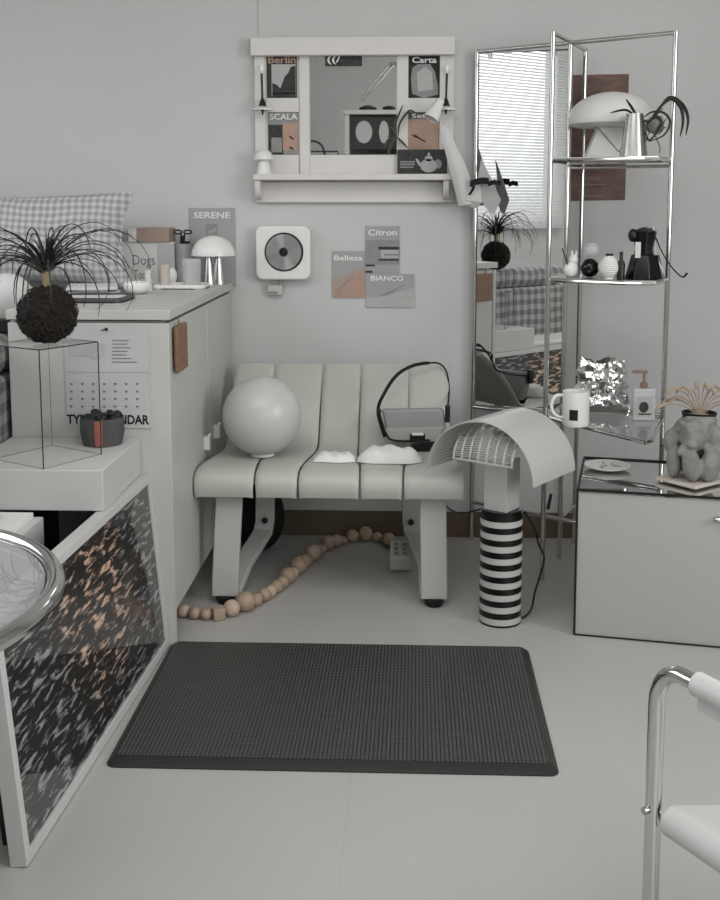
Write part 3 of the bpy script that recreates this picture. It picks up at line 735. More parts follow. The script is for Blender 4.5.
# folded white cloths
def blob(name, label, x0, x1, y0, y1, z, h, seed, mat, cat, taper=0.):
    bm = B(); n, m = 30, 12; T = []; Lw = []
    for i in range(n+1):
        rt, rl = [], []
        for j in range(m+1):
            a, c = i/n, j/m; e = (1-abs(2*a-1)**5)*(1-abs(2*c-1)**3); wv = .12*math.sin(9*a+seed)*math.sin(4*c+seed)+.10*math.sin(21*a+5*c)
            yo = (y0+y1)/2+(c-.5)*(y1-y0)*(1-taper*abs(2*a-1)**3)*(1+.06*math.sin(8*a+seed))
            x = x0+(x1-x0)*a
            rt.append(Vector((x, yo, z+.002+h*e*(.85+wv)))); rl.append(Vector((x, yo, z)))
        T.append(rt); Lw.append(rl)
    VT = [[bm.verts.new(p) for p in r] for r in T]; VL = [[bm.verts.new(p) for p in r] for r in Lw]
    for i in range(n):
        for j in range(m):
            bm.faces.new((VT[i][j], VT[i+1][j], VT[i+1][j+1], VT[i][j+1])); bm.faces.new((VL[i][j], VL[i][j+1], VL[i+1][j+1], VL[i+1][j]))
    for i in range(n):
        bm.faces.new((VT[i][0], VL[i][0], VL[i+1][0], VT[i+1][0])); bm.faces.new((VT[i][m], VT[i+1][m], VL[i+1][m], VL[i][m]))
    for j in range(m):
        bm.faces.new((VT[0][j], VT[0][j+1], VL[0][j+1], VL[0][j])); bm.faces.new((VT[n][j], VL[n][j], VL[n][j+1], VT[n][j+1]))
    return tag(put(name, bm, mat), label, cat)
a, b_ = at(358, 455, 3.1), at(422, 455, 3.1)
blob('folded_cloth', 'puffy folded white cloth on the bench seat in front of the grey bag', a.x, b_.x, 3.02, 3.12, .4025, .042, 1, m_cloth, 'cloth', .5)
a2, b2 = at(315, 455, 3.1), at(357, 455, 3.1)
blob('flat_cloth', 'flat thin white cloth strip on the bench left of the puffy cloth', a2.x, b2.x-.002, 3.03, 3.11, .4025, .022, 3, m_cloth, 'cloth', .2)
# bag
YBg = 3.262
bg = thing('crossbody_bag', 'grey crossbody bag with black strap leaning on the bench back', 'bag', (0, 3.33, .44))
def bp_(u, v, dy=0): q = at(u, v, YBg+dy); return (q.x, q.z)
def bp3(u, v, Y=YBg): return at(u, v, Y)
bm = B(); prism_y(bm, [bp_(382, 408), bp_(443, 407), bp_(446, 425), bp_(438, 441), bp_(396, 441), bp_(388, 436)], YBg-.035, YBg-.002); put('bag_body', bm, m_fabric_g, bg, bevel=.008)
bm = B(); prism_y(bm, [bp_(384, 426), bp_(443, 424), bp_(438, 439), bp_(392, 439)], YBg-.042, YBg-.034); put('front_flap', bm, M('pale_canvas', (.62, .62, .615), .8, bump=.2, bscale=400), bg, bevel=.003)
bm = B(); q0, q1 = bp3(410, 437), bp3(425, 431); bx(bm, q0.x, q1.x, YBg-.0445, YBg-.0415, q0.z, q1.z); put('label_patch', bm, m_black, bg)
qa, qb = at(412, 435.4, YBg-.045), at(423.5, 432.8, YBg-.045)
bm = B(); bx(bm, qa.x, qb.x, YBg-.0452, YBg-.0446, qa.z, qb.z); put('label_bar', bm, m_wtxt, bg)
pth = smooth_path([bp3(385, 437, YBg-.04), bp3(378, 411, YBg-.03), bp3(385, 392, YBg-.02), bp3(397, 375, 3.36), bp3(412, 366, 3.40), bp3(428, 363, 3.43), bp3(440, 364, 3.45), bp3(447, 373, 3.44), bp3(449, 392, 3.40), bp3(447, 412, YBg-.02)], 8)
bm = B(); g = []
for s in (-1, 0, 1):
    row = []
    for i, p in enumerate(pth):
        w_ = .012 if i < len(pth)*.55 else .006
        t_ = (pth[min(i+1, len(pth)-1)]-pth[max(i-1, 0)]).normalized(); n_ = Vector((-t_.z, 0, t_.x)).normalized()
        row.append(p+n_*s*w_*.42)
    g.append(row)
sheet(bm, g, .004); put('strap', bm, m_fabric_b, bg)
pth = smooth_path([bp3(379, 411, YBg-.046), bp3(386, 434, YBg-.046), bp3(393, 440, YBg-.048), bp3(412, 441, YBg-.048), bp3(430, 440, YBg-.048)], 6)
bm = B(); tube(bm, pth, .0055, 8, flat=.5)
prism_y(bm, [bp_(412, 440), bp_(434, 438), bp_(426, 452), bp_(412, 449)], YBg-.062, YBg-.05)
put('trim', bm, m_fabric_b, bg)
bm = B(); q = bp3(379, 411, YBg-.045); sph(bm, q, .008, 12); put('buckle', bm, m_black, bg)
bm = B(); q = bp3(446, 412, YBg-.03); bx(bm, q.x-.003, q.x+.012, YBg-.04, YBg-.02, q.z-.03, q.z+.02); put('side_buckle', bm, m_black, bg, bevel=.002)

# ================================================================== UNDER THE BENCH
bead_pts = smooth_path([(-.650, 2.895, 0), (-.605, 2.872, 0), (-.54, 2.868, 0), (-.485, 2.91, 0), (-.435, 2.99, 0), (-.392, 3.10, 0), (-.355, 3.24, 0), (-.318, 3.38, 0), (-.27, 3.50, 0), (-.19, 3.575, 0), (-.11, 3.57, 0), (-.062, 3.47, 0), (-.045, 3.37, 0)], 14)
gd = thing('bead_garland', 'long string of pale wooden beads snaking under the bench', 'bead garland', (-.3, 3.1, 0))
sizes = [.020, .0165, .0155, 'box', .0225, .027, .020, .019, .017, .021, .018, .024, .019, .026, .022, .017, .025, .018, .015, .023, .019, .013, .021, .024, .017, .012, .022, .014, .012, .012]
dist = 0; acc = [0]
for p, q in zip(bead_pts, bead_pts[1:]): acc.append(acc[-1]+(q-p).length)
def along(s):
    for i in range(len(acc)-1):
        if acc[i+1] >= s: return bead_pts[i].lerp(bead_pts[i+1], (s-acc[i])/(acc[i+1]-acc[i]))
    return bead_pts[-1]
s_ = 0; cent = []
for k, r in enumerate(sizes):
    rr_ = .018 if r == 'box' else r*1.04
    s_ += rr_; 
    if s_ > acc[-1]-.01: break
    p = along(s_); q = along(s_+.01); an = math.atan2((q-p).y, (q-p).x); bm = B()
    if r == 'box': box(bm, (p.x, p.y, .017), (.033, .033, .033), an); o = put('bead', bm, m_wood, gd, bevel=.003)
    else:
        sq = 1. if k % 3 else .88
        sph(bm, (p.x, p.y, rr_*sq), (rr_*sq, rr_*sq, rr_*sq) if sq == 1 else (rr_, rr_*sq, rr_*sq), 20, Matrix.Rotation(an, 3, 'Z')); o = put('bead', bm, m_wood2 if k % 4 == 0 else m_wood, gd)
    cent.append(Vector((p.x, p.y, rr_))); s_ += rr_*.97
bm = B(); tube(bm, cent, .0015, 6); put('cord', bm, m_beige, gd)
pw = thing('power_strip', 'small white block with grey buttons on the floor under the bench', 'control box', (-.045, 3.27, 0))
a, b_ = at(389, 572, 3.25), at(412, 572, 3.25)
bm = B(); box(bm, ((a.x+b_.x)/2, 3.29, .048), (.066, .085, .05), mat=Matrix.Rotation(.0, 4, 'Z')@Matrix.Rotation(.35, 4, 'X')); put('body', bm, m_white, pw, bevel=.004)
bm = B()
mm4 = Matrix.Translation(((a.x+b_.x)/2, 3.29, .048)) @ Matrix.Rotation(.35, 4, 'X')
for i in range(3):
    for j in range(2): 
        r = bmesh.ops.create_cube(bm, size=1)
        bmesh.ops.transform(bm, matrix=mm4@Matrix.Translation((-.014+j*.026, -.022+i*.022, .0262))@Matrix.Diagonal((.015, .012, .002, 1)), verts=r['verts'])
put('buttons', bm, m_grey, pw, smooth=False)
bm = B(); sph(bm, (-.505, 3.47, .115), (.085, .085, .115), 24); tag(put('black_pouf', bm, m_fabric_b), 'black rounded bag on the floor behind the left bench leg', 'bag')

# ================================================================== STRIPED LAMP
LX, LY = .2365, 2.892
sl = thing('striped_table_lamp', 'black and white striped cylinder lamp with arched perforated hood by the bench', 'lamp', (LX, LY, 0))
m_lw = M('lamp_white_enamel', (.70, .695, .685), .35, var=.01); m_lb = M('lamp_black_enamel', (.03, .03, .03), .3)
H0 = .308; nst = 18; hs_ = (H0-.006)/nst
for par, mt_ in ((0, m_lw), (1, m_lb)):
    bm = B()
    for k in range(nst):
        if k % 2 != par: continue
        zz = .006+k*hs_; r = .057; lathe(bm, [(.0001, zz+.0001), (r, zz+.0001), (r, zz+hs_-.0002), (.0001, zz+hs_-.0002)], (LX, LY, 0), n=48)
    put('black_stripes' if par else 'white_stripes', bm, mt_, sl)
bm = B(); lathe(bm, [(.0001, 0), (.0565, 0), (.0565, .0059), (.0001, .0059)], (LX, LY, 0), n=48); put('base_ring', bm, m_lb, sl)
bm = B(); lathe(bm, [(.0001, H0), (.054, H0), (.054, H0+.008), (.0001, H0+.008)], (LX, LY, 0), n=48); put('collar', bm, m_lb, sl)
av = Vector((.57, .82, 0)).normalized(); bv = Vector((av.y, -av.x, 0))
bm = B(); box(bm, (LX, LY, .38), (.070, .070, .150), math.atan2(av.y, av.x)); put('square_column', bm, m_lw, sl, bevel=.002)
bm = B(); cyl(bm, (LX, LY, .45), (LX, LY, .552), .006); cyl(bm, Vector((LX, LY, .552))-av*.1, Vector((LX, LY, .552))+av*.1, .004); put('bracket', bm, m_lw, sl)
m_perf, t, b = nt('perforated_white_metal')
b.inputs['Base Color'].default_value = lin((.84, .84, .83))+(1,); b.inputs['Roughness'].default_value = .4
# hood halves
def hood(sign, rad, zc, sq, a0, a1, l0, l1, mat, name, ribs=False):
    g = []; n = 28
    for i in range(n+1):
        th = a0+(a1-a0)*i/n; row = []
        for l in (l0, (l0+l1)/2, l1):
            row.append(Vector((LX, LY, zc))+av*l+bv*(sign*rad*math.sin(th))+Vector((0, 0, rad*sq*math.cos(th))))
        g.append(row)
    bm = B(); sheet(bm, g, .0022); return put(name, bm, mat, sl)
zc = .42
hood(1, .155, zc, .965, -.10, PI/2-.0, -.113, .117, m_lw, 'solid_hood')
# left half: many narrow louvres with gaps
bm = B(); n = 22; rad = .166
for k in range(n):
    t0 = .12+k*(PI/2-.12)/n; t1 = t0+(PI/2-.12)/n*.80; g = []
    for i in range(4):
        th = t0+(t1-t0)*i/3
        g.append([Vector((LX, LY, zc))+av*l-bv*(rad*math.sin(th))+Vector((0, 0, rad*.90*math.cos(th))) for l in (-.11, 0, .11)])
    sheet(bm, g, .002)
for l in (-.109, 0, .109):
    g = []
    for i in range(16):
        th = .0+(PI/2)*i/15; g.append([Vector((LX, LY, zc))+av*(l+e)-bv*((rad-.002)*math.sin(th))+Vector((0, 0, (rad-.002)*.90*math.cos(th))) for e in (-.003, .003)])
    sheet(bm, g, .002)
put('louvred_hood', bm, m_lw, sl)
# inner grille facing the room: curved bars from the lower edge up to the ridge
bm = B(); nb_ = 8; wi = .088
def gp(th, s, k=0):
    top = .42+.152*.97*math.sqrt(max(0, 1-(s/.158)**2))-.006-.458
    return Vector((LX, LY, .458))-av*((.104+k)*math.cos(th))+bv*s+Vector((0, 0, min(top, (.108+k))*math.sin(th)))
for k in range(nb_):
    s = -wi+2*wi*k/(nb_-1); g = [[gp(th, s+e) for e in (-.0028, .0028)] for th in [PI/2*.92*i/14 for i in range(15)]]
    sheet(bm, g, .002)
g = [[gp(th, s) for s in (-wi-.004, 0, wi+.004)] for th in (0, .03, .06)]
sheet(bm, g, .0022)
for q in range(1, 11):
    th0 = .06+q*.065; sheet(bm, [[gp(th, s, -.0005) for s in (-wi, 0, wi)] for th in (th0, th0+.022)], .0012)
put('perforated_grille', bm, m_lw, sl)
bm = B(); lathe(bm, [(.0001, .455), (.02, .455), (.033, .49), (.030, .52), (.0001, .53)], (LX, LY, 0)); put('bulb', bm, m_plastic, sl)
a = at(552, 482, LY+.02); b_ = at(550, 495, LY+.02)
bm = B(); cyl(bm, a, b_, .0012, n=6); put('pull_cord', bm, m_lw, sl)
bm = B(); cyl(bm, at(551, 494, LY+.02), at(548, 509, LY+.02), .004, .005, n=10); put('pull_toggle', bm, m_black, sl)
# wires
bm = B(); tube(bm, smooth_path([(LX+.05, LY+.035, .300), (LX+.07, LY+.05, .285), at(534, 527, 2.93), at(539, 545, 2.93), at(544, 560, 2.93), Vector((.335, 2.93, .07)), Vector((.325, 2.93, .02)), Vector((.30, 2.90, .006)), Vector((LX+.05, LY+.03, .006))], 8), .0028, 8)
put('power_cable', bm, m_black, sl)
bm = B(); tube(bm, smooth_path([Vector((.08, 3.50, .19)), at(447, 507, 3.3), at(462, 513, 3.1), Vector((LX-.03, LY+.06, .30)), Vector((LX+.02, LY+.065, .297))], 8), .0026, 8)
tag(put('wall_cable', bm, m_black), 'thin black cable running from behind the bench to the striped lamp', 'cable')

# ================================================================== MIRROR AND SHELF UNIT
PL, PR_, PM, PF, PB = [Vector((x, y, 0)) for x, y in ((.195, 3.615), (.735, 3.23), (.466, 3.424), (.388, 3.22), (.535, 3.585))]
HU = 1.612; up = lambda p, z: Vector((p.x, p.y, z))
un = thing('mirror_shelf_unit', 'folding chrome tube stand with tall mirror and three corner shelves', 'shelf unit', PM)
TR_ = .0075
for p in (PL, PR_, PM, PF, PB):
    bm = B(); cyl(bm, up(p, 0), up(p, HU), TR_, n=14); put('post', bm, m_chrome, un)
for a, b_, z in ((PL, PR_, HU-.004), (PF, PB, HU-.004), (PL, PR_, .13), (PL, PM, .455), (PM, PB, .13)):
    bm = B(); cyl(bm, up(a, z), up(b_, z), TR_*.9, n=14); put('rail', bm, m_chrome, un)
PQ = Vector((.476, 3.488, 0)); dm = (PQ-PL).normalized(); nn = Vector((-dm.y, dm.x, 0))
a = PL+dm*.010; b_ = PQ-dm*.006; mid = (a+b_)/2; an = math.atan2(dm.y, dm.x)
bm = B(); box(bm, (mid.x, mid.y, (.465+HU-.012)/2), ((b_-a).length, .004, HU-.012-.465), an); put('mirror', bm, m_mirror, un, smooth=False)
bm = B(); mq = mid+nn*.0045; box(bm, (mq.x, mq.y, (.465+HU-.012)/2), ((b_-a).length, .003, HU-.012-.465), an); put('mirror_back', bm, m_lgrey, un, smooth=False)
# mirror clips near the top
for s in (.12, .85):
    bm = B(); q = a.lerp(b_, s)-nn*.004; box(bm, (q.x, q.y, HU-.02), (.012, .006, .02), an)
    put('mirror_clip', bm, m_steel, un)
m_shg = pane('shelf_glass_pane', 1.6, (.90, .915, .91))
def shelf(z, poly, mat):
    bm = B(); prism(bm, [(p.x, p.y) for p in poly], z-.006, z); s = put('shelf', bm, mat, un, smooth=False)
    bm = B(); P = [up(p, z-.008) for p in poly]; tube(bm, P, .0055, 8, closed=True); put('shelf_rim', bm, m_chrome, s)
cn = lambda u, v, z: atz(u, v, z)
shelf(1.258, [PM, PF, Vector((.585, 3.10, 0)), Vector((.67, 3.10, 0)), PR_], m_steel)
shelf(.914, [PM, PF, Vector((.585, 3.10, 0)), Vector((.67, 3.10, 0)), PR_], m_steel)
q = atz(650, 440, .507); shelf(.507, [PM, PF, Vector((q.x-.012, q.y, 0)), Vector((q.x+.012, q.y+.03, 0)), PR_], m_shg)
for z in (1.235, .507):
    bm = B(); cyl(bm, up(PM, z), up(PR_, z), .005, n=10); put('shelf_rail', bm, m_chrome, un)

# poster behind
m_post, t, b = nt('sepia_landscape_print'); b.inputs['Roughness'].default_value = .5
tc = t.nodes.new('ShaderNodeTexCoord'); mp = t.nodes.new('ShaderNodeMapping'); mp.inputs['Scale'].default_value = (3, 1, 9); t.links.new(tc.outputs['Object'], mp.inputs[0])
n1 = t.nodes.new('ShaderNodeTexNoise'); n1.inputs['Scale'].default_value = 3.; n1.inputs['Detail'].default_value = 6; n1.inputs['Distortion'].default_value = .6; t.links.new(mp.outputs[0], n1.inputs['Vector'])
r = t.nodes.new('ShaderNodeValToRGB'); r.color_ramp.elements[0].position = .3; r.color_ramp.elements[1].position = .75
r.color_ramp.elements[0].color = lin((.21, .13, .10))+(1,); r.color_ramp.elements[1].color = lin((.46, .32, .255))+(1,)
t.links.new(n1.outputs['Fac'], r.inputs[0]); t.links.new(r.outputs[0], b.inputs['Base Color'])
po = thing('brown_poster', 'brown sepia landscape poster on the wall behind the shelf unit', 'poster', (.6, WY-.003, 1.13))
qs = [at(571, 201, WY-.002), at(625, 200, WY-.002), at(629, 74, WY-.002), at(573, 75, WY-.002)]
bm = B(); prism_y(bm, [(q.x, q.z) for q in qs], WY-.0025, WY-.0004); put('sheet', bm, m_post, po, smooth=False)
bm = B()
for k, (u0, u1, v) in enumerate(((573, 600, 178), (575, 606, 184), (572, 590, 190), (580, 603, 195))):
    q0, q1 = at(u0, v, WY-.003), at(u1, v+1.3, WY-.003); bx(bm, q0.x, q1.x, WY-.0032, WY-.0026, q1.z, q0.z)
put('lettering', bm, M('tan_print', (.46, .36, .32), .6), po, smooth=False)

# --- top shelf
Zs = 1.2585
cM = at(612, 120, 3.36)
wl_ = thing('white_dome_lamp', 'large white dome lamp with splayed faceted base on the top shelf', 'lamp', (cM.x, 3.36, Zs))
tz = at(612, 92, 3.36).z; dz = at(612, 127, 3.36).z
bm = B(); prof_ = [(.0001, tz)]+[(.131*math.sin(a), dz+.02+(tz-dz-.02)*math.cos(a)) for a in [k*PI/2/12 for k in range(1, 13)]]+[(.128, dz+.008), (.112, dz), (.0001, dz-.002)]
lathe(bm, prof_, (cM.x, 3.36, 0), n=48)
put('dome_shade', bm, m_plastic, wl_)
bm = B(); z_ = Zs
a_, b4 = at(585, 153, 3.34), at(640, 153, 3.34)
f_ = [(a_.x, z_), (b4.x+.02, z_), (cM.x+.075, dz), (cM.x-.045, dz)]
prism_y(bm, f_, 3.325, 3.385); put('base', bm, m_plastic, wl_, bevel=.004)
bm = B(); yy = 3.2655
def line(u0, v0, u1, v1, Y, r): cyl(bm, at(u0, v0, Y), at(u1, v1, Y), r, n=6)
line(598, 128, 619, 152, 3.324, .0018); line(619, 152, 630, 128, 3.324, .0018); put('seams', bm, m_grey, wl_)
cc_ = at(634, 135, 3.182)
cu = thing('steel_planter', 'tapered steel cup planter on the top shelf in front of the white lamp', 'planter', (cc_.x, 3.182, Zs))
tp_ = at(634, 114, 3.19).z
bm = B(); lathe(bm, [(.0001, Zs), (.040, Zs), (.024, tp_), (.021, tp_), (.036, Zs+.005), (.0001, Zs+.005)], (cc_.x, 3.182, 0), n=40); put('cup', bm, m_steel, cu)
lp = thing('trailing_plant', 'dark long-leaved trailing plant in the steel cup on the top shelf', 'plant', (cc_.x, 3.182, tp_))
def leaf(bm, pts, w_, flat=.25, Y=None):
    P = smooth_path(pts, 6); n = len(P); tube(bm, P, [w_*math.sin(PI*min(1, (i+.8)/(n+.3)))**.7+.0003 for i in range(n)], 8, flat=flat)
for pts, w_ in (([(637, 117), (632, 108), (626, 99)], .0045), ([(637, 118), (626, 110), (610, 113)], .004), ([(640, 120), (652, 112), (664, 113), (670, 122), (664, 135), (648, 142)], .004), ([(650, 120), (662, 105), (672, 99), (681, 108), (683, 122), (680, 137)], .0065), ([(652, 122), (668, 98), (682, 104), (688, 118), (686, 135)], .006), ([(640, 118), (648, 122), (656, 116), (661, 122), (655, 132)], .0035), ([(641, 121), (646, 134), (650, 140), (660, 128), (668, 116)], .003)):
    bm = B(); leaf(bm, [at(u, v, 3.182-.003*i) for i, (u, v) in enumerate(pts)], w_*1.15, .7); put('leaf', bm, m_leaf, lp)
for pts in ([(640, 118), (645, 125), (647, 141)], [(655, 135), (660, 148), (659, 153)], [(641, 120), (652, 119), (663, 108)], [(648, 135), (655, 125), (666, 128)]):
    bm = B(); tube(bm, smooth_path([at(u, v, 3.185) for u, v in pts], 6), .0015, 6); put('twig', bm, m_leaf2, lp)
bm = B(); q = at(656, 125, 3.19); 
bmesh.ops.create_icosphere(bm, subdivisions=3, radius=.026)
for v in bm.verts: v.co = v.co*(1+.25*noise.noise(v.co*60)); v.co.y *= .6; v.co += q
put('air_root_tangle', bm, M('grey_moss', (.46, .45, .42), .9, var=.5, scale=60, bump=.8), lp)

# --- middle shelf
Zm = .9145; Ym = 3.20
def mq_(u, v, Y=Ym): return at(u, v, Y)
c = mq_(571, 268, 3.23)
fg = thing('rabbit_figurine', 'tiny white figurine with a stick at the left end of the middle shelf', 'figurine', (c.x, 3.23, Zm))
bm = B(); sph(bm, (c.x, 3.23, Zm+.022), (.022, .018, .022), 20); sph(bm, (c.x+.006, 3.23, Zm+.050), .014, 20); sph(bm, (c.x+.002, 3.23, Zm+.069), (.004, .003, .010), 12); sph(bm, (c.x+.014, 3.23, Zm+.068), (.004, .003, .010), 12)
put('figure', bm, m_plastic, fg, remesh=.002)
bm = B(); cyl(bm, (c.x-.008, 3.222, Zm+.03), mq_(562, 248, 3.22), .0016, n=8); put('stick', bm, m_leaf, fg)
c = mq_(591, 266)
bm = B(); sph(bm, (c.x, 3.22, Zm+.028), .0275, 28); tag(put('black_ball', bm, m_fall), 'glossy black ball vase on the middle shelf left of the white one', 'vase')
bm = B(); sph(bm, (c.x+.004, 3.22, Zm+.0565+.024), .023, 24); tag(put('glass_ball', bm, m_haze), 'clear glass ball resting on the black ball vase', 'glass ball')
c = mq_(607, 266)
wv_ = thing('ribbed_vase', 'white ribbed globe vase on the middle shelf', 'vase', (c.x, 3.165, Zm))
bm = B(); pr2 = [(.0001, Zm)]+[(max(.014, .0315*math.sin(PI*(.1+.8*k/24)))*(1+.035*math.cos(k*PI)), Zm+.066*k/24) for k in range(25)]+[(.0001, Zm+.066)]
lathe(bm, pr2, (c.x, 3.165, 0), n=36); put('vase_body', bm, m_plastic, wv_)
bm = B(); cyl(bm, (c.x, 3.165, Zm+.064), (c.x, 3.165, Zm+.072), .011); put('lid', bm, m_black, wv_)
c = mq_(621, 266, 3.15)
bm = B(); lathe(bm, [(.0001, Zm), (.011, Zm), (.0115, Zm+.045), (.005, Zm+.056), (.005, Zm+.078), (.0001, Zm+.079)], (c.x, 3.15, 0)); tag(put('dropper_bottle', bm, m_black), 'small black dropper bottle right of the white ribbed vase', 'bottle')
c = mq_(645, 265, 3.19)
mk = thing('coffee_pot', 'black faceted stovetop coffee pot on the middle shelf', 'coffee pot', (c.x, 3.19, Zm))
def fac(bm, prof, cxy, n=8): lathe(bm, prof, (cxy[0], cxy[1], 0), n=n)
bm = B(); fac(bm, [(.0001, Zm), (.058, Zm), (.040, Zm+.068), (.0001, Zm+.068)], (c.x, 3.19)); put('boiler', bm, m_fall, mk, bevel=.002)
bm = B(); fac(bm, [(.0001, Zm+.0681), (.030, Zm+.0681), (.026, Zm+.085), (.036, Zm+.135), (.0001, Zm+.135)], (c.x-.004, 3.19)); put('upper_chamber', bm, M('black_satin_metal', (.10, .10, .10), .3, metal=.6), mk, bevel=.002)
bm = B(); q = mq_(633, 234, 3.18); fac(bm, [(.0001, Zm+.135), (.034, Zm+.135), (.008, Zm+.146), (.0001, Zm+.147)], (c.x-.004, 3.19)); sph(bm, (q.x, 3.18, q.z-.004), (.014, .014, .019), 16); put('lid_and_knob', bm, m_black, mk)
bm = B(); q = mq_(638, 250, 3.15); box(bm, (q.x, 3.152, q.z), (.016, .004, .045), .2); put('white_label', bm, m_paper, mk)
bm = B(); pth = smooth_path([mq_(651, 228, 3.19), mq_(655, 236, 3.19), mq_(661, 250, 3.185), mq_(668, 262, 3.17), mq_(676, 272, 3.15), mq_(683, 277, 3.14), mq_(687, 273, 3.13)], 8)
tube(bm, pth, [.004]*12+[.0035]*(len(pth)-12), 8, flat=.5); tag(put('black_ribbon', bm, m_fabric_b), 'black ribbon curling down from the coffee pot over the shelf end', 'ribbon')
bm = B(); tube(bm, [mq_(653, 226, 3.2), mq_(655, 245, 3.2), Vector((mq_(656, 262, 3.2).x, 3.2, Zm+.06))], .0015, 6); tube(bm, [mq_(649, 228, 3.2), mq_(648, 248, 3.2)], .0015, 6); put('handle_wires', bm, m_steel, mk)

# --- glass shelf
Zl = .5075
c = atz(575, 425, Zl); c = Vector((at(575.5, 425, 3.07).x, 3.07, Zl))
mg = thing('mug', 'white mug with a black square label on the glass shelf', 'mug', c)
rM, hM = .0375, .098
bm = B(); lathe(bm, [(.0001, Zl), (rM*.92, Zl), (rM, Zl+.008), (rM, Zl+hM), (rM-.004, Zl+hM), (rM-.005, Zl+.008), (.0001, Zl+.006)], (c.x, c.y, 0), n=48); put('mug_body', bm, m_plastic, mg)
bm = B(); tube(bm, smooth_path([(c.x-rM+.002, c.y, Zl+.085), (c.x-rM-.018, c.y, Zl+.084), (c.x-rM-.03, c.y, Zl+.065), (c.x-rM-.028, c.y, Zl+.04), (c.x-rM-.012, c.y, Zl+.024), (c.x-rM+.002, c.y, Zl+.022)], 6), .005, 10); put('handle', bm, m_plastic, mg)
bm = B(); g = []
for k in range(7):
    an_ = -PI/2-.62+k*.105; g.append([(c.x+(rM+.0006)*math.cos(an_), c.y+(rM+.0006)*math.sin(an_), Zl+z) for z in (.020, .050)])
sheet(bm, g, .0008); put('black_label', bm, m_ink, mg)
# foil bag
m_foil, t, b = nt('crumpled_silver_foil'); b.inputs['Metallic'].default_value = 1; b.inputs['Roughness'].default_value = .14; b.inputs['Base Color'].default_value = (.85, .85, .84, 1)
tc = t.nodes.new('ShaderNodeTexCoord'); vo = t.nodes.new('ShaderNodeTexNoise'); vo.inputs['Scale'].default_value = 9; vo.inputs['Detail'].default_value = 2; vo.inputs['Distortion'].default_value = 1.5
t.links.new(tc.outputs['Object'], vo.inputs['Vector']); bp = t.nodes.new('ShaderNodeBump'); bp.inputs['Strength'].default_value = .4; bp.inputs['Distance'].default_value = .02
t.links.new(vo.outputs['Fac'], bp.inputs['Height']); t.links.new(bp.outputs['Normal'], b.inputs['Normal'])
bm = B(); n = 26; c = at(602, 390, 3.25)
for s in (1, -1):
    V = []
    for i in range(n+1):
        row = []
        for j in range(n+1):
            x, z = 2*i/n-1, 2*j/n-1; f = ((1-x**4)*(1-abs(z)**3)); 
            w_ = 1-.12*z; edge = .012*noise.noise(Vector((x*3, z*3, 1)))
            d = f*(.035+.028*noise.noise(Vector((x*2.2, z*2.2, 3*s)))+.012*noise.noise(Vector((x*6, z*6, 5*s))))
            ex = 0 if abs(x) < 1 and abs(z) < 1 else 1
            row.append(bm.verts.new((c.x+x*.078*w_+edge, 3.255-s*d, Zl+.082+z*.081*(1-.0)+(.006*math.sin(5*x) if z > .9 else 0))))
        V.append(row)
    for i in range(n):
        for j in range(n): bm.faces.new((V[i][j], V[i+1][j], V[i+1][j+1], V[i][j+1]))
bmesh.ops.remove_doubles(bm, verts=bm.verts, dist=1e-5)
tag(put('foil_bag', bm, m_foil), 'crumpled shiny silver foil bag standing behind the mug', 'foil bag')
# pump bottle
c = at(643, 415, 3.16)
pb = thing('pump_bottle', 'clear square pump bottle with label on the glass shelf', 'bottle', (c.x, 3.16, Zl))
tz_ = at(643, 388, 3.16).z
m_bottle = M('milky_clear_plastic', (.88, .885, .885), .12, trans=.45, var=0)
bm = B(); prism(bm, roundrect(c.x-.032, c.x+.032, 3.14, 3.18, .008), Zl, tz_); put('bottle_body', bm, m_bottle, pb, bevel=.004)
bm = B(); cyl(bm, (c.x, 3.16, tz_), (c.x, 3.16, tz_+.016), .011); cyl(bm, (c.x, 3.16, tz_+.016), (c.x, 3.16, tz_+.045), .004); box(bm, (c.x-.012, 3.16, tz_+.047), (.042, .012, .008)); put('pump', bm, M('brown_pump', (.50, .42, .37), .4), pb, bevel=.001)
bm = B(); bx(bm, c.x-.024, c.x+.024, 3.1385, 3.1398, Zl+.015, Zl+.07); put('label', bm, m_lgrey, pb)
bm = B(); sph(bm, (c.x-.003, 3.1382, Zl+.040), (.014, .0006, .016), 14); bx(bm, c.x-.018, c.x+.018, 3.1375, 3.1384, Zl+.018, Zl+.022); put('printed_mark', bm, m_dgrey, pb)

# ================================================================== MIRRORED CUBE + ITEMS
mb = thing('cube_cabinet', 'pale glossy cube cabinet with dark edges and mirror top at the right', 'side table', (.70, 2.95, 0))
K0 = Vector((.424, 2.797, 0)); K1 = Vector((.965, 2.69, 0)); e1 = (K1-K0).normalized(); e2 = Vector((-e1.y, e1.x, 0)); DK = .37; HK = .394
K = [K0, K1, K1+e2*DK, K0+e2*DK]
mid = (K[0]+K[2])/2; an = math.atan2(e1.y, e1.x)
m_dim = M('pale_gloss_panel', (.70, .695, .685), .28, metal=.25, var=.02, scale=3)
bm = B(); box(bm, (mid.x, mid.y, HK/2-.003), ((K1-K0).length-.006, DK-.006, HK-.010), an); put('gloss_body', bm, m_dim, mb, smooth=False)
bm = B(); box(bm, (mid.x, mid.y, HK-.0045), ((K1-K0).length-.006, DK-.006, .005), an); put('mirror_top', bm, m_mirror, mb, smooth=False)
q = at(716, 518, 2.735); bm = B(); sph(bm, (q.x, K0.y+(q.x-K0.x)*e1.y/e1.x-.012, q.z), .010, 18); put('knob', bm, m_chrome, mb)
bm = B()
for i in range(4):
    a, b_ = K[i], K[(i+1) % 4]
    cyl(bm, up(a, .002), up(a, HK), .003, n=6); cyl(bm, up(a, HK-.001), up(b_, HK-.001), .0038, n=6); cyl(bm, up(a, .003), up(b_, .003), .002, n=6)
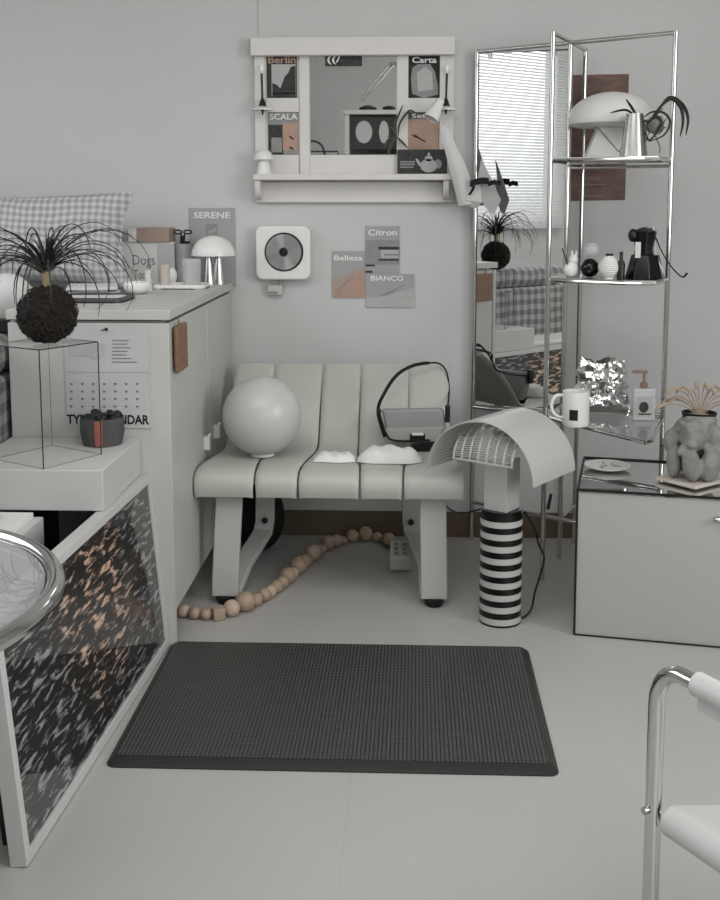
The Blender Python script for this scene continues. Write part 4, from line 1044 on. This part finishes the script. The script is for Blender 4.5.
put('dark_edges', bm, m_black, mb)
q = at(606, 467, 3.0)
pt_ = thing('small_plate', 'white oval dish with grey pattern on the mirror-topped cube', 'plate', (.545, 3.02, HK))
c = Vector((.540, 3.025, HK+.0025))
bm = B(); lathe(bm, [(.0001, c.z), (.045, c.z), (.062, c.z+.006), (.064, c.z+.009), (.060, c.z+.009), (.043, c.z+.006), (.0001, c.z+.006)], (c.x, c.y, 0), n=48); put('dish', bm, m_plastic, pt_)
bm = B(); random.seed(5)
for k in range(9):
    a = random.uniform(0, 6.28); r = random.uniform(.005, .035); box(bm, (c.x+r*math.cos(a), c.y+r*math.sin(a), c.z+.0066), (random.uniform(.006, .02), .004, .001), a)
put('pattern', bm, m_grey, pt_)
# square coaster under the figure
c = Vector((.735, 2.885, HK+.0025))
bm = B(); box(bm, (c.x, c.y, c.z+.005), (.13, .13, .010), PI/4-.1); tag(put('square_coaster', bm, m_beige, bevel=.003), 'square pale coaster under the plaster figure planter', 'coaster')
zf = c.z+.0105
fp = thing('figure_planter', 'grey plaster planter shaped as a crouching figure on a pale coaster', 'planter', (c.x, c.y, zf))
bm = B()
def E_(x, y, z, a, b_, d, rx=0, ry=0, rz=0):
    from mathutils import Euler
    sph(bm, (c.x+x, c.y+y, zf+z), (a, b_, d), 20, Euler((rx, ry, rz)).to_matrix())
E_(.012, .030, .085, .066, .045, .085)          # body block
E_(-.045, .0, .045, .020, .030, .048)           # left shin
E_(-.052, .01, .10, .022, .026, .032, 0, .3)
E_(-.005, -.030, .118, .035, .034, .046, .35)   # bowed head
E_(-.012, -.050, .045, .024, .026, .046, .1, -.15)   # knees
E_(.038, -.045, .043, .028, .028, .045, .1, .15)
E_(.055, -.012, .105, .030, .030, .042, 0, -.3)
E_(.045, -.035, .078, .032, .018, .014, 0, .5)  # forearm
E_(-.030, -.045, .086, .026, .016, .014, 0, -.6)
E_(-.015, -.057, .10, .014, .014, .012); E_(.02, .0, .155, .045, .035, .018)
for k in range(16):   # curls of hair
    a = k*.8; E_(-.005+.03*math.cos(a), -.034+.022*math.sin(a), .140+.012*math.sin(k*1.7), .010, .010, .010)
for v in bm.verts: v.co.z = max(v.co.z, zf)
put('figure', bm, m_stone, fp, remesh=.0035)
bm = B(); lathe(bm, [(.0001, zf+.150), (.04, zf+.150), (.046, zf+.172), (.041, zf+.173), (.036, zf+.158), (.0001, zf+.158)], (c.x+.022, c.y+.022, 0)); put('rim', bm, m_ink, fp)
dg = thing('dried_grass', 'fan of tan dried grass plumes standing in the plaster planter', 'dried grass', (c.x+.02, c.y+.02, zf+.16))
random.seed(9)
for k in range(14):
    a = -1.35+2.7*k/13; L_ = random.uniform(.09, .13); bm = B(); p0 = Vector((c.x+.022, c.y+.02, zf+.16)); yv_ = random.uniform(-.02, .02)
    P = smooth_path([p0, p0+Vector((math.sin(a)*L_*.4, yv_*.4, math.cos(a)*L_*.4+.02)), p0+Vector((math.sin(a)*L_*.85, yv_, math.cos(a)*L_*.62+.02)), p0+Vector((math.sin(a)*L_*1.15, yv_, math.cos(a)*L_*.62+.0))], 5)
    tube(bm, P, [.001+.0055*(i/len(P))**1.5*(1 if i < len(P)-2 else .3) for i in range(len(P))], 6); put('plume', bm, m_dry, dg)

# ================================================================== WALL SHELF WITH MIRROR
def wp(u, v, Y=WY): q = at(u, v, Y); return q.x, q.z
ws = thing('wall_shelf', 'cream wooden wall shelf with centre mirror and card windows above the bench', 'wall shelf', (wp(352, 203)[0], WY, wp(352, 203)[1]))
def wb(bm, u0, v0, u1, v1, y0, y1, Yr=None):
    """box whose front face covers the given place on the wall"""
    a, b_ = at(u0, v0, y0), at(u1, v1, y0); bx(bm, a.x, b_.x, y0, y1, b_.z, a.z)
yF = WY-.030
bm = B()
wb(bm, 254, 54, 453, 202, WY-.010, WY-.0005)
put('back_panel', bm, m_board, ws, smooth=False)
bm = B()
for (u0, v0, u1, v1) in ((254, 54, 266, 176), (299, 54, 310, 176), (397, 54, 408, 176), (440, 54, 453, 176), (266, 98, 299, 112), (408, 98, 440, 112), (266, 155, 299, 176), (310, 155, 397, 176), (408, 151, 440, 176)):
    wb(bm, u0, v0, u1, v1, WY-.018, WY-.0101)
put('frame', bm, m_board, ws, bevel=.001)
bm = B(); wb(bm, 250, 37, 455, 54.5, WY-.045, WY-.001); put('top_cap', bm, m_board, ws, bevel=.003)
bm = B(); wb(bm, 310.3, 55, 396.7, 154.7, WY-.0145, WY-.0102); put('mirror', bm, m_mirror, ws, smooth=False)
bm = B(); a, b_ = at(253, 174, WY-.09), at(452, 180, WY-.09); bx(bm, a.x, b_.x, WY-.09, WY-.0185, b_.z, a.z); ZSH = a.z; put('shelf_board', bm, m_board, ws, bevel=.003)
bm = B(); wb(bm, 256, 182, 451, 202.5, WY-.020, WY-.0101); put('apron', bm, m_board, ws, bevel=.002)
for u in (258.5, 446):
    q = at(u, 182, WY-.05); bm = B()
    zt_ = b_.z-.0005; zb_ = at(u, 201, WY-.05).z
    pts = [(WY-.082, zt_), (WY-.022, zt_), (WY-.022, zb_+.004)]+[(WY-.022-.058*math.sin(t_*PI/2), zb_+(zt_-.012-zb_)*(1-math.cos(t_*PI/2))) for t_ in (.2, .4, .6, .8, 1)]
    A_ = [bm.verts.new((q.x-.009, p[0], p[1])) for p in pts]; Q_ = [bm.verts.new((q.x+.009, p[0], p[1])) for p in pts]
    bm.faces.new(A_); bm.faces.new(list(reversed(Q_)))
    for i in range(len(pts)): j = (i+1) % len(pts); bm.faces.new((A_[j], A_[i], Q_[i], Q_[j]))
    put('bracket', bm, m_board, ws, bevel=.002)
# cards in the windows
yC = WY-.0135
k1 = card('picture_card', 'black and grey photo card titled Berlin in the upper left window of the wall shelf', 266.5, 54.8, 297, 98, yC, m_dgrey, cat='postcard', group=None)
cart(k1, [R4(.16, .97, .03, .78)], m_lgrey); cart(k1, [[(.18, .1), (.18, .35), (.35, .3), (.45, .22), (.6, .5), (.72, .58), (.8, .72), (.96, .75), (.96, .1)], R4(.18, .96, .03, .12)], m_dgrey, lift=.0009)
ctx(k1, 'Berlin', .05, .97, .80, .97, m_peach)
k2 = card('picture_card', 'blue-grey and peach photo card titled SCALA in the lower left window of the wall shelf', 268, 112, 298.5, 154.5, yC, m_grey)
cart(k2, [R4(.0, .5, .0, .7)], m_dgrey); cart(k2, [R4(.48, .98, .10, .75)], m_peach, lift=.0009); cart(k2, [[(.7, .45), (.85, .38), (.85, .34), (.7, .4)], [(.7, .2), (.84, .14), (.84, .10), (.7, .15)]], m_ink, lift=.0012)
cart(k2, [R4(.1, .45, .05, .4)], m_grey, name='printed_tower', lift=.0009)
ctx(k2, 'SCALA', .06, .98, .82, .96, m_wtxt, lift=.0015)
k3 = card('picture_card', 'black photo card titled Carta in the upper right window of the wall shelf', 408.5, 54.8, 439.5, 98, yC, m_ink)
cart(k3, [[(.12, .1), (.08, .45), (.12, .7), (.3, .78), (.7, .78), (.85, .6), (.95, .3), (.95, .08), (.5, .0)]], m_grey); cart(k3, [[(.3, .15), (.28, .6), (.55, .72), (.75, .6), (.8, .2)]], m_lgrey, lift=.0009)
ctx(k3, 'Carta', .12, .9, .81, .95, m_wtxt)
k4 = card('picture_card', 'peach photo card with a dark twig in the lower right window of the wall shelf', 408.5, 112, 439.5, 150.5, yC, m_peach)
cart(k4, [R4(0, 1, .82, 1)], m_leaf2); cart(k4, [[(.1, .42), (.3, .36), (.55, .24), (.55, .21), (.3, .32), (.1, .39)], [(.2, .44), (.26, .40), (.3, .33), (.24, .34)]], m_ink, lift=.0009)
ctx(k4, 'Seta', .1, .7, .84, .96, m_wtxt)
yT = WY-.034
k5 = card('picture_card', 'dark photo card of a white teapot leaning on the wall shelf board', 397.5, 149.5, 447, 173.6, yT, m_dgrey)
x0_, x1_, z0_, z1_, _Y = k5['rect']
ell = lambda cx_, cz_, a_, b__, n=20: [(cx_+a_*math.cos(2*PI*i/n), cz_+b__*math.sin(2*PI*i/n)) for i in range(n)]
cart(k5, [ell(.63, .33, .17, .28), ell(.63, .63, .08, .12), [(.48, .4), (.40, .62), (.36, .6), (.44, .3)], ell(.63, .80, .03, .07)], m_lgrey); cart(k5, [R4(.05, .35, .35, .42), R4(.05, .32, .24, .3), R4(.05, .35, .46, .52)], m_grey, name='small_print')
cart(k5, [ell(.82, .4, .07, .2)], m_grey, name='printed_handle', lift=.0004)
# curled black paper strip hanging from the top of the mirror
k6 = card('mirror_card', 'black strip card tucked at the top of the wall shelf mirror', 325, 54.8, 362, 66, WY-.0175, m_dgrey, th=.002)
ctx(k6, '((/', .06, .42, .15, .9, m_wtxt)
# sconces
for (u, lb, sg) in ((262.5, 'small white dish sconce with black stem at the left end of the wall shelf', 0), (446, 'small white dish sconce with black stem at the right end, paper cone below', 1)):
    q = at(u, 105, WY-.05); yS = WY-.05
    s_o = thing('wall_sconce', lb, 'wall lamp', (q.x, yS, at(u, 114, yS).z), 'pair of dish sconces on the wall shelf')
    zT, zM, zL = at(u, 72, yS).z, at(u, 100, yS).z, at(u, 107, yS).z
    ut = u-1 if sg == 0 else u+1
    bm = B(); sph(bm, (at(ut, 68, yS).x, yS, zT+.010), (.010, .010, .016), 16); put('white_knob', bm, m_plastic, s_o)
    bm = B(); cyl(bm, (at(ut, 68, yS).x, yS, zT), (q.x, yS, zM), .0035, n=12); cyl(bm, (q.x, yS, zM+.006), (q.x, yS, zL), .004, .014, n=20)
    cyl(bm, (q.x, yS, zM), (q.x, WY-.0185, zM), .003, n=8); put('stem', bm, m_black, s_o)
    bm = B(); lathe(bm, [(.0001, zL+.003), (.012, zL+.003), (.034, zL-.006), (.034, zL-.010), (.010, zL-.003), (.0001, zL-.003)], (q.x, yS, 0), n=36); put('dish', bm, m_plastic, s_o)
    bm = B(); cyl(bm, (q.x, yS, zL-.002), (q.x, yS, at(u, 115, yS).z), .006, .002, n=14); put('tip', bm, m_black, s_o)
# white spot head clipped at the right sconce
q0, q1 = at(441, 100, WY-.088), at(431, 119, WY-.105)
bm = B(); d_ = (q1-q0); ax_ = d_.to_track_quat('Z', 'Y').to_matrix().to_4x4(); L_ = d_.length
lathe(bm, [(.0001, 0), (.012, 0), (.026, L_), (.024, L_), (.0105, .003), (.0001, .003)], q0, n=32, axis=ax_)
tag(put('spot_shade', bm, m_plastic), 'tilted white conical spot shade hanging at the right sconce dish', 'lamp shade')
# mini mushroom lamp on the shelf
q = at(264, 174, WY-.055)
m3 = thing('mini_lamp', 'tiny white mushroom lamp on the left end of the wall shelf', 'lamp', (q.x, WY-.055, ZSH))
bm = B(); zt_ = at(264, 149, WY-.055).z
lathe(bm, [(.0001, ZSH), (.025, ZSH), (.024, ZSH+.006), (.014, zt_-.03), (.0001, zt_-.03)], (q.x, WY-.055, 0)); put('base', bm, m_plastic, m3)
bm = B(); lathe(bm, [(.0001, zt_)]+[(.032*math.sin(k*PI/20), zt_-.034+.034*math.cos(k*PI/20)) for k in range(1, 11)]+[(.028, zt_-.036), (.0001, zt_-.034)], (q.x, WY-.055, 0)); put('shade', bm, m_plastic, m3)
# air plant beside the mirror
ap = thing('air_plant', 'thin-leaved grey air plant fixed beside the wall shelf mirror', 'plant', (at(396, 136, WY-.03).x, WY-.03, at(396, 136, WY-.03).z))
for pts in ([(397, 137), (395, 125), (403, 105)], [(398, 136), (400, 123), (409, 111), (416, 113)], [(397, 137), (402, 142), (408, 148)], [(397, 137), (388, 140), (384, 149)], [(397, 137), (391, 144), (388, 153)], [(397, 138), (395, 132), (390, 127)]):
    bm = B(); leaf(bm, [at(u, v, WY-.03-.006*i) for i, (u, v) in enumerate(pts)], .006, .6); put('leaf', bm, m_leaf2, ap)
# paper cone wrap hanging right of the shelf
pcn = thing('paper_wrap', 'white folded paper wrap tied with black ribbon hanging off the right end of the shelf', 'paper wrap', (at(465, 205, WY-.09).x, WY-.09, at(465, 205, WY-.09).z))
Yp = WY-.115
def fold(name, rows, mat, th=.002):
    bm = B(); sheet(bm, rows, th); return put(name, bm, mat, pcn)
L_ed = smooth_path([at(440, 126, Yp), at(445, 150, Yp), at(452, 178, Yp), at(459, 206, Yp)], 5); R_ed = smooth_path([at(447, 127, Yp), at(457, 148, Yp), at(468, 172, Yp), at(476, 203, Yp)], 5)
rows = []
for i, (l, r) in enumerate(zip(L_ed, R_ed)):
    rows.append([l.lerp(r, s)+Vector((0, -.028*math.sin(PI*s)*(i/len(L_ed)), 0)) for s in (0, .2, .35, .5, .65, .8, 1)])
fold('paper_cone', rows, m_paper)
rows = []
for i, (l, r) in enumerate(zip(L_ed, R_ed)):
    rows.append([l.lerp(r, s)+Vector((0, .020*math.sin(PI*s)*(i/len(L_ed))+.003, 0)) for s in (0, .3, .6, 1)])
fold('paper_back', rows, m_lgrey)
a_ = [at(481, 160, Yp), at(479, 180, Yp), at(478, 198, Yp)]
fold('paper_tail', [[at(481, 159, Yp), at(482, 160, Yp)], [at(478, 178, Yp-.02), at(492, 180, Yp)], [at(478, 196, Yp-.01), at(501, 200, Yp)], [at(489, 212, Yp), at(494, 215, Yp)]], m_lgrey)
fold('paper_fold', [[at(470, 182, Yp-.01), at(480, 183, Yp-.02)], [at(466, 200, Yp-.03), at(482, 202, Yp-.02)], [at(470, 207, Yp-.01), at(477, 208, Yp)]], m_paper)
bm = B(); g = [[at(u, v+e, Yp-.04-.004*(i % 2)) for e in (-3.2, 0, 3.2)] for i, (u, v) in enumerate([(470, 184), (476, 182), (482, 180.5), (489, 181)])]; sheet(bm, g, .002)
g = [[at(u, v+e, Yp-.043) for e in (-2.5, 0, 2.5)] for i, (u, v) in enumerate([(488, 184), (494, 182), (501, 183.5)])]; sheet(bm, g, .002)
g = [[at(u+e, v, Yp-.038) for e in (-1.5, 1.5)] for i, (u, v) in enumerate([(474, 186), (472, 191), (469, 195)])]; sheet(bm, g, .002); put('ribbon', bm, m_fabric_b, pcn)
bm = B(); tube(bm, [at(446, 113, WY-.05), at(444, 120, WY-.08), at(443, 128, Yp)], .001, 6); put('thread', bm, m_paper, pcn)

# ================================================================== WALL CD PLAYER
yD = WY-.042; a, b_ = at(255, 226, yD), at(310.5, 280, yD); ccx, ccz = (a.x+b_.x)/2, (a.z+b_.z)/2; hw = (b_.x-a.x)/2; hh_ = (a.z-b_.z)/2
cdp = thing('cd_player', 'white square wall player with a spinning silver disc left of the postcards', 'cd player', (ccx, WY, ccz-hh_))
bm = B(); pts = roundrect(-hw, hw, -hh_, hh_, .024); prism_y(bm, [(ccx+p[0], ccz+p[1]) for p in pts], yD, WY-.001); put('housing', bm, m_plastic, cdp, bevel=.006)
RY = Matrix.Rotation(PI/2, 4, 'X')
dx, dz = at(284, 252, yD).x-ccx, at(284, 252, yD).z-ccz
bm = B(); lathe(bm, [(.0001, 0), (.064, 0), (.064, .002), (.0001, .002)], (ccx+dx, yD, ccz+dz), n=56, axis=RY); put('recess', bm, m_black, cdp)
m_cd, t, b = nt('silver_disc'); b.inputs['Metallic'].default_value = 1.; b.inputs['Roughness'].default_value = .2
tc = t.nodes.new('ShaderNodeTexCoord'); b.inputs['Base Color'].default_value = (.62, .62, .62, 1); b.inputs['Anisotropic'].default_value = .9
gr = t.nodes.new('ShaderNodeTangent'); gr.direction_type = 'RADIAL'; gr.axis = 'Y'; t.links.new(gr.outputs[0], b.inputs['Tangent'])
bm = B(); lathe(bm, [(.016, 0), (.0585, 0), (.0585, .0015), (.016, .0015), (.016, 0)], (0, 0, 0), n=64, axis=RY, closed_ends=False)
bmesh.ops.translate(bm, vec=(ccx+dx-.001, yD-.0025, ccz+dz), verts=bm.verts); o = put('disc', bm, m_cd, cdp)
oc = Vector((ccx+dx-.001, yD-.0025, ccz+dz))-ORG[cdp.name]; o.data.transform(Matrix.Translation(-oc)); o.location = oc
bm = B(); lathe(bm, [(.0001, 0), (.0155, 0), (.013, .005), (.0001, .006)], (ccx+dx-.001, yD-.002, ccz+dz), n=32, axis=RY); put('hub', bm, m_black, cdp)
bm = B(); lathe(bm, [(.0145, .0045), (.0165, .0045), (.0165, .006), (.0145, .006), (.0145, .0045)], (ccx+dx-.001, yD-.002, ccz+dz), n=32, axis=RY, closed_ends=False); put('hub_ring', bm, m_steel, cdp)
q = at(283, 281, WY-.03); bm = B(); tube(bm, [Vector((q.x, WY-.02, ccz-hh_)), Vector((q.x+.002, WY-.02, ccz-hh_-.03))], .0015, 6)
tube(bm, [Vector((q.x-.012, WY-.02, ccz-hh_)), Vector((q.x-.013, WY-.02, ccz-hh_-.02))], .003, 6); put('pull_cord', bm, m_grey, cdp)
bm = B(); q = at(275, 290, WY-.012); box(bm, (q.x, WY-.012, q.z), (.05, .022, .034), 0); put('plug_body', bm, m_white, cdp, bevel=.004)
bm = B(); box(bm, (q.x-.005, WY-.0235, q.z-.008), (.03, .002, .008)); put('plug_slot', bm, m_grey, cdp)

# postcards on the wall
yW = WY-.0035
b1 = card('wall_postcard', 'grey and peach postcard titled Belleza, leftmost of three on the wall', 332, 251, 364.5, 298, yW, m_card)
cart(b1, [[(0, 0), (1, 0), (1, .58), (.75, .50), (.35, .28), (0, .12)]], m_peach); cart(b1, [[(0, .12), (.35, .28), (.75, .50), (1, .58), (1, .66), (0, .4)]], M('pale_peach_print', (.63, .56, .52), .6), name='printed_dune')
cart(b1, [[(.1, .14), (.55, .44), (.78, .50), (.5, .36), (.3, .2)]], m_grey, name='printed_ridge', lift=.0009)
ctx(b1, 'Belleza', .06, .94, .80, .91, m_wtxt)
b2_ = card('wall_postcard', 'tall grey postcard of a building, topmost of three on the wall', 365.5, 226, 399.5, 273, yW, m_card)
cart(b2_, [R4(0, 1, .18, .70)], m_grey); cart(b2_, [R4(.38, 1, .50, .56), R4(.38, .98, .26, .30), R4(0, .28, .14, .18), R4(0, .2, 0, .05)], m_dgrey, name='printed_beams', lift=.0009); cart(b2_, [R4(.45, .97, .32, .49)], m_lgrey, name='printed_window', lift=.0009); cart(b2_, [R4(.55, .97, .37, .41)], m_grey, name='printed_sill', lift=.0012)
ctx(b2_, 'Citron', .08, .92, .80, .93, m_wtxt)
b3 = card('wall_postcard', 'wide pale grey postcard titled BIANCO, lowest of three on the wall', 366, 274, 414, 307.5, yW-.0015, m_card)
cart(b3, [[(.2, .32), (.45, .45), (.7, .62), (.86, .72), (.6, .5), (.42, .36)]], m_grey); cart(b3, [[(0, 0), (1, 0), (1, .6), (.42, .34), (0, .3)]], m_lgrey, name='printed_snow', lift=.0004)
ctx(b3, 'BIANCO', .10, .78, .80, .95, m_wtxt)

# ================================================================== ROUND GLASS TABLE (left foreground)
TZ = .62; Tc = Vector((-.817, 1.337, 0)); TRd = .342
rt = thing('round_glass_table', 'round glass table with thick chrome tube rim at the left edge', 'side table', (Tc.x, Tc.y, 0))
bm = B(); tube(bm, [Tc+Vector((TRd*math.cos(2*PI*k/96), TRd*math.sin(2*PI*k/96), TZ)) for k in range(96)], .0125, 20, closed=True); put('rim', bm, m_chrome, rt)
bm = B(); lathe(bm, [(.0001, TZ-.004), (TRd-.014, TZ-.004), (TRd-.014, TZ+.003), (.0001, TZ+.003)], (Tc.x, Tc.y, 0), n=96); put('glass_top', bm, m_top, rt)
bm = B(); tube(bm, [Tc+Vector(((TRd-.0135)*math.cos(2*PI*k/96), (TRd-.0135)*math.sin(2*PI*k/96), TZ-.008)) for k in range(96)], .0025, 8, closed=True); put('gasket', bm, m_black, rt)
bm = B(); ap_ = math.radians(190); ex = Vector((math.cos(ap_), math.sin(ap_), 0))
tube(bm, [Tc+ex*.27+Vector((0, 0, .0127)), Tc+ex*(TRd+.01)+Vector((0, 0, .0127)), Tc+ex*(TRd+.028)+Vector((0, 0, .03)), Tc+ex*(TRd+.028)+Vector((0, 0, TZ+.06))], .0125, 16); tube(bm, smooth_path([Tc+ex*(TRd+.028)+Vector((0, 0, TZ+.06)), Tc+ex*(TRd+.018)+Vector((0, 0, TZ+.075)), Tc+ex*(TRd)+Vector((0, 0, TZ+.06)), Tc+ex*(TRd-.002)+Vector((0, 0, TZ+.004))], 5), .006, 10); put('post', bm, m_chrome, rt)
bm = B(); tube(bm, [Tc+Vector((-.03+.24*math.cos(ap_+a), .24*math.sin(ap_+a), .0127)) for a in [(-2.2+4.4*k/60) for k in range(61)]], .0125, 14); put('base_ring', bm, m_chrome, rt)

# ================================================================== CHROME CHAIR (right foreground)
ch = thing('tubular_chair', 'chrome tube armchair with white leather seat at the lower right corner', 'chair', (.55, 1.2, 0))
cA = Vector((.335, 1.45, 0)); f1 = Vector((.52, -.85, 0)).normalized(); f2 = Vector((f1.y*-1, f1.x, 0))
ZA = .510; RT_ = .0115
def side(off):
    o_ = f2*off; a = cA+o_; e = a+f1*.50
    return smooth_path([a+Vector((0, 0, .03)), a+Vector((0, 0, .2)), a+Vector((0, 0, ZA-.055))], 4)[:-1]+[a+f1*(.045*(1-math.cos(t)))+Vector((0, 0, ZA-.055+.055*math.sin(t))) for t in [k*PI/2/8 for k in range(9)]]+[e+Vector((0, 0, ZA))-f1*.04]+[e-f1*.04+f1*.04*math.sin(t)+Vector((0, 0, ZA-.04*(1-math.cos(t)))) for t in [k*PI/2/6 for k in range(1, 7)]]+[e+Vector((0, 0, .03))]
for off in (0, .52):
    bm = B(); tube(bm, side(off), RT_, 18); put('side_frame', bm, m_chrome, ch)
    bm = B(); a = cA+f2*off; tube(bm, [a+Vector((0, 0, RT_+.001)), a+f1*.5+Vector((0, 0, RT_+.001))], RT_, 16)
    tube(bm, [a+Vector((0, 0, .012)), a+Vector((0, 0, .035))], RT_, 16); tube(bm, [a+f1*.5+Vector((0, 0, .012)), a+f1*.5+Vector((0, 0, .035))], RT_, 16); put('floor_runner', bm, m_chrome, ch)
    bm = B(); tube(bm, [a+f1*.070+Vector((0, 0, ZA)), a+f1*.072+Vector((0, 0, ZA)), a+f1*.44+Vector((0, 0, ZA)), a+f1*.442+Vector((0, 0, ZA))], [.0122, .0165, .0165, .0122], 20)
    sheet(bm, [[a+f1*s+Vector((0, 0, z)) for z in (ZA-.012, ZA-.034)] for s in (.075, .2, .3, .44)], .005); put('arm_cover', bm, m_wleather, ch)
    bm = B(); q = a+Vector((0, 0, .30)); cyl(bm, q-f2*.018*(1 if off == 0 else -1), q+f2*.0*1, .0055, n=14); put('bolt', bm, m_steel, ch)
ZS_ = .287
for off in (.016, .498):
    bm = B(); a = cA+f2*off+f1*.012; cyl(bm, a+Vector((0, 0, ZS_)), a+f1*.47+Vector((0, 0, ZS_)), .010, n=14); put('seat_rail', bm, m_chrome, ch)
bm = B(); rows = []
for s in [.020+.45*i/10 for i in range(11)]:
    row = []
    for t in [PI*1.25-PI*.9*k/8 for k in range(9)]:
        row.append(cA+f1*s+f2*(.016+.020*math.cos(t))+Vector((0, 0, ZS_+.020*math.sin(t))))
    for k in range(1, 8):
        c_ = k/8; row.append(cA+f1*s+f2*(.04+.43*c_)+Vector((0, 0, ZS_+.016-.045*math.sin(PI*c_))))
    for t in [PI*.35*0+PI/2-PI*.75*k/5 for k in range(6)]:
        row.append(cA+f1*s+f2*(.494+.020*math.cos(t))+Vector((0, 0, ZS_+.020*math.sin(t))))
    rows.append(row)
sheet(bm, rows, .004); put('seat', bm, m_wleather, ch)
bm = B()
for s in (.06, .40): cyl(bm, cA+f1*s+f2*.02+Vector((0, 0, ZS_-.022)), cA+f1*s+f2*.5+Vector((0, 0, ZS_-.022)), .007, n=12)
put('cross_tubes', bm, m_chrome, ch)
bm = B(); rows = []
for z in [.32+.035*i for i in range(8)]:
    rows.append([cA+f1*(.46+.05*(z-.3))+f2*(.02+.48*c_)+Vector((0, 0, z))+f1*(.035*math.sin(PI*c_)) for c_ in [k/8 for k in range(9)]])
sheet(bm, rows, .004); put('backrest', bm, m_wleather, ch)

# ================================================================== FAR SIDE OF THE ROOM (seen in the wall mirror)
Yv = 8.0; YO = 2*(WY-.0145)-Yv
def vm(u, v, Y=Yv): q = at(u, v, Y); return Vector((q.x, 2*(WY-.0145)-Y, q.z))
a, b_ = vm(345, 110), vm(402, 160)
hc = thing('tall_cabinet', 'tall white open cabinet across the room, seen in the wall shelf mirror', 'cabinet', ((a.x+b_.x)/2, YO-.1, 0))
bm = B(); x0, x1 = a.x, b_.x; zt_ = a.z; yb_, yf_ = YO-.25, YO
bx(bm, x0, x0+.03, yb_, yf_, 0, zt_-.031); bx(bm, x1-.03, x1, yb_, yf_, 0, zt_-.031); bx(bm, x0-.01, x1+.01, yb_, yf_+.01, zt_-.03, zt_); bx(bm, x0+.031, x1-.031, yb_, yb_+.02, 0, zt_-.031)
for k in range(1, 5): bx(bm, x0+.031, x1-.031, yb_+.021, yf_-.005, zt_-.02-.115*k-.18*(k > 0)-.012, zt_-.02-.115*k-.18*(k > 0))
put('carcass', bm, m_white, hc, smooth=False)
bm = B(); bx(bm, x0+.032, x1-.032, YO-.02, YO-.012, zt_-.275, zt_-.05); fp2 = thing('photo_print', 'dark photo of pale vases in the tall cabinet across the room', 'photo', ((x0+x1)/2, YO-.015, zt_-.275)); put('sheet', bm, m_dgrey, fp2, smooth=False)
bm = B()
for xx, ww in ((.33, .06), (.68, .035)): prism_y(bm, [(x0+(x1-x0)*xx+ww*math.cos(a_), zt_-.155+.08*math.sin(a_)) for a_ in [2*PI*k/16 for k in range(16)]], YO-.0118, YO-.0105)
put('printed_vases', bm, m_lgrey, fp2, smooth=False)
al = thing('desk_lamp', 'black based angled desk lamp on top of the tall cabinet across the room', 'lamp', (vm(365, 108).x, YO-.1, zt_))
yl = YO-.1; V_ = lambda u, v: vm(u, v, 2*(WY-.0145)-yl)
zb = zt_
bm = B(); c_ = V_(368, 105); lathe(bm, [(.0001, zb), (.07, zb), (.06, zb+.025), (.02, zb+.04), (.0001, zb+.04)], (c_.x, yl, 0)); put('base', bm, m_black, al)
p1, p2 = V_(362, 101), V_(394, 64); p1.z = max(p1.z, zb+.03)
bm = B(); cyl(bm, p1, p2, .006, n=8); cyl(bm, p1+Vector((-.02, 0, .012)), p2+Vector((-.02, 0, .012)), .004, n=8); put('arm', bm, m_steel, al)
bm = B(); box(bm, p2+Vector((-.005, 0, 0)), (.06, .04, .02)); put('head', bm, m_grey, al)
bm = B(); c_ = V_(389, 107); sph(bm, (c_.x, yl, zb+.0185), (.05, .04, .018), 14); tag(put('flat_black_item', bm, m_black), 'flat black item beside the desk lamp on the tall cabinet', 'item')  # unidentified flat black shape next to the lamp
# black tube armchair back on a high shelf at the far side
bm = B(); c0, c1_ = vm(309, 151), vm(325, 155)
tube(bm, smooth_path([vm(309, 141), vm(316, 141.5), vm(322, 146), vm(325, 155)], 6), .008, 8); tube(bm, [vm(306, 151.5), vm(338, 151.5), vm(338.5, 156)], .006, 8)
tube(bm, [vm(325, 155), Vector((vm(325, 155).x, YO, 0))], .008, 8); tube(bm, [vm(338.5, 156), Vector((vm(338.5, 156).x, YO, 0))], .006, 8)
tag(put('curved_black_tube', bm, m_black), 'black tube stand with a curved top across the room', 'stand')
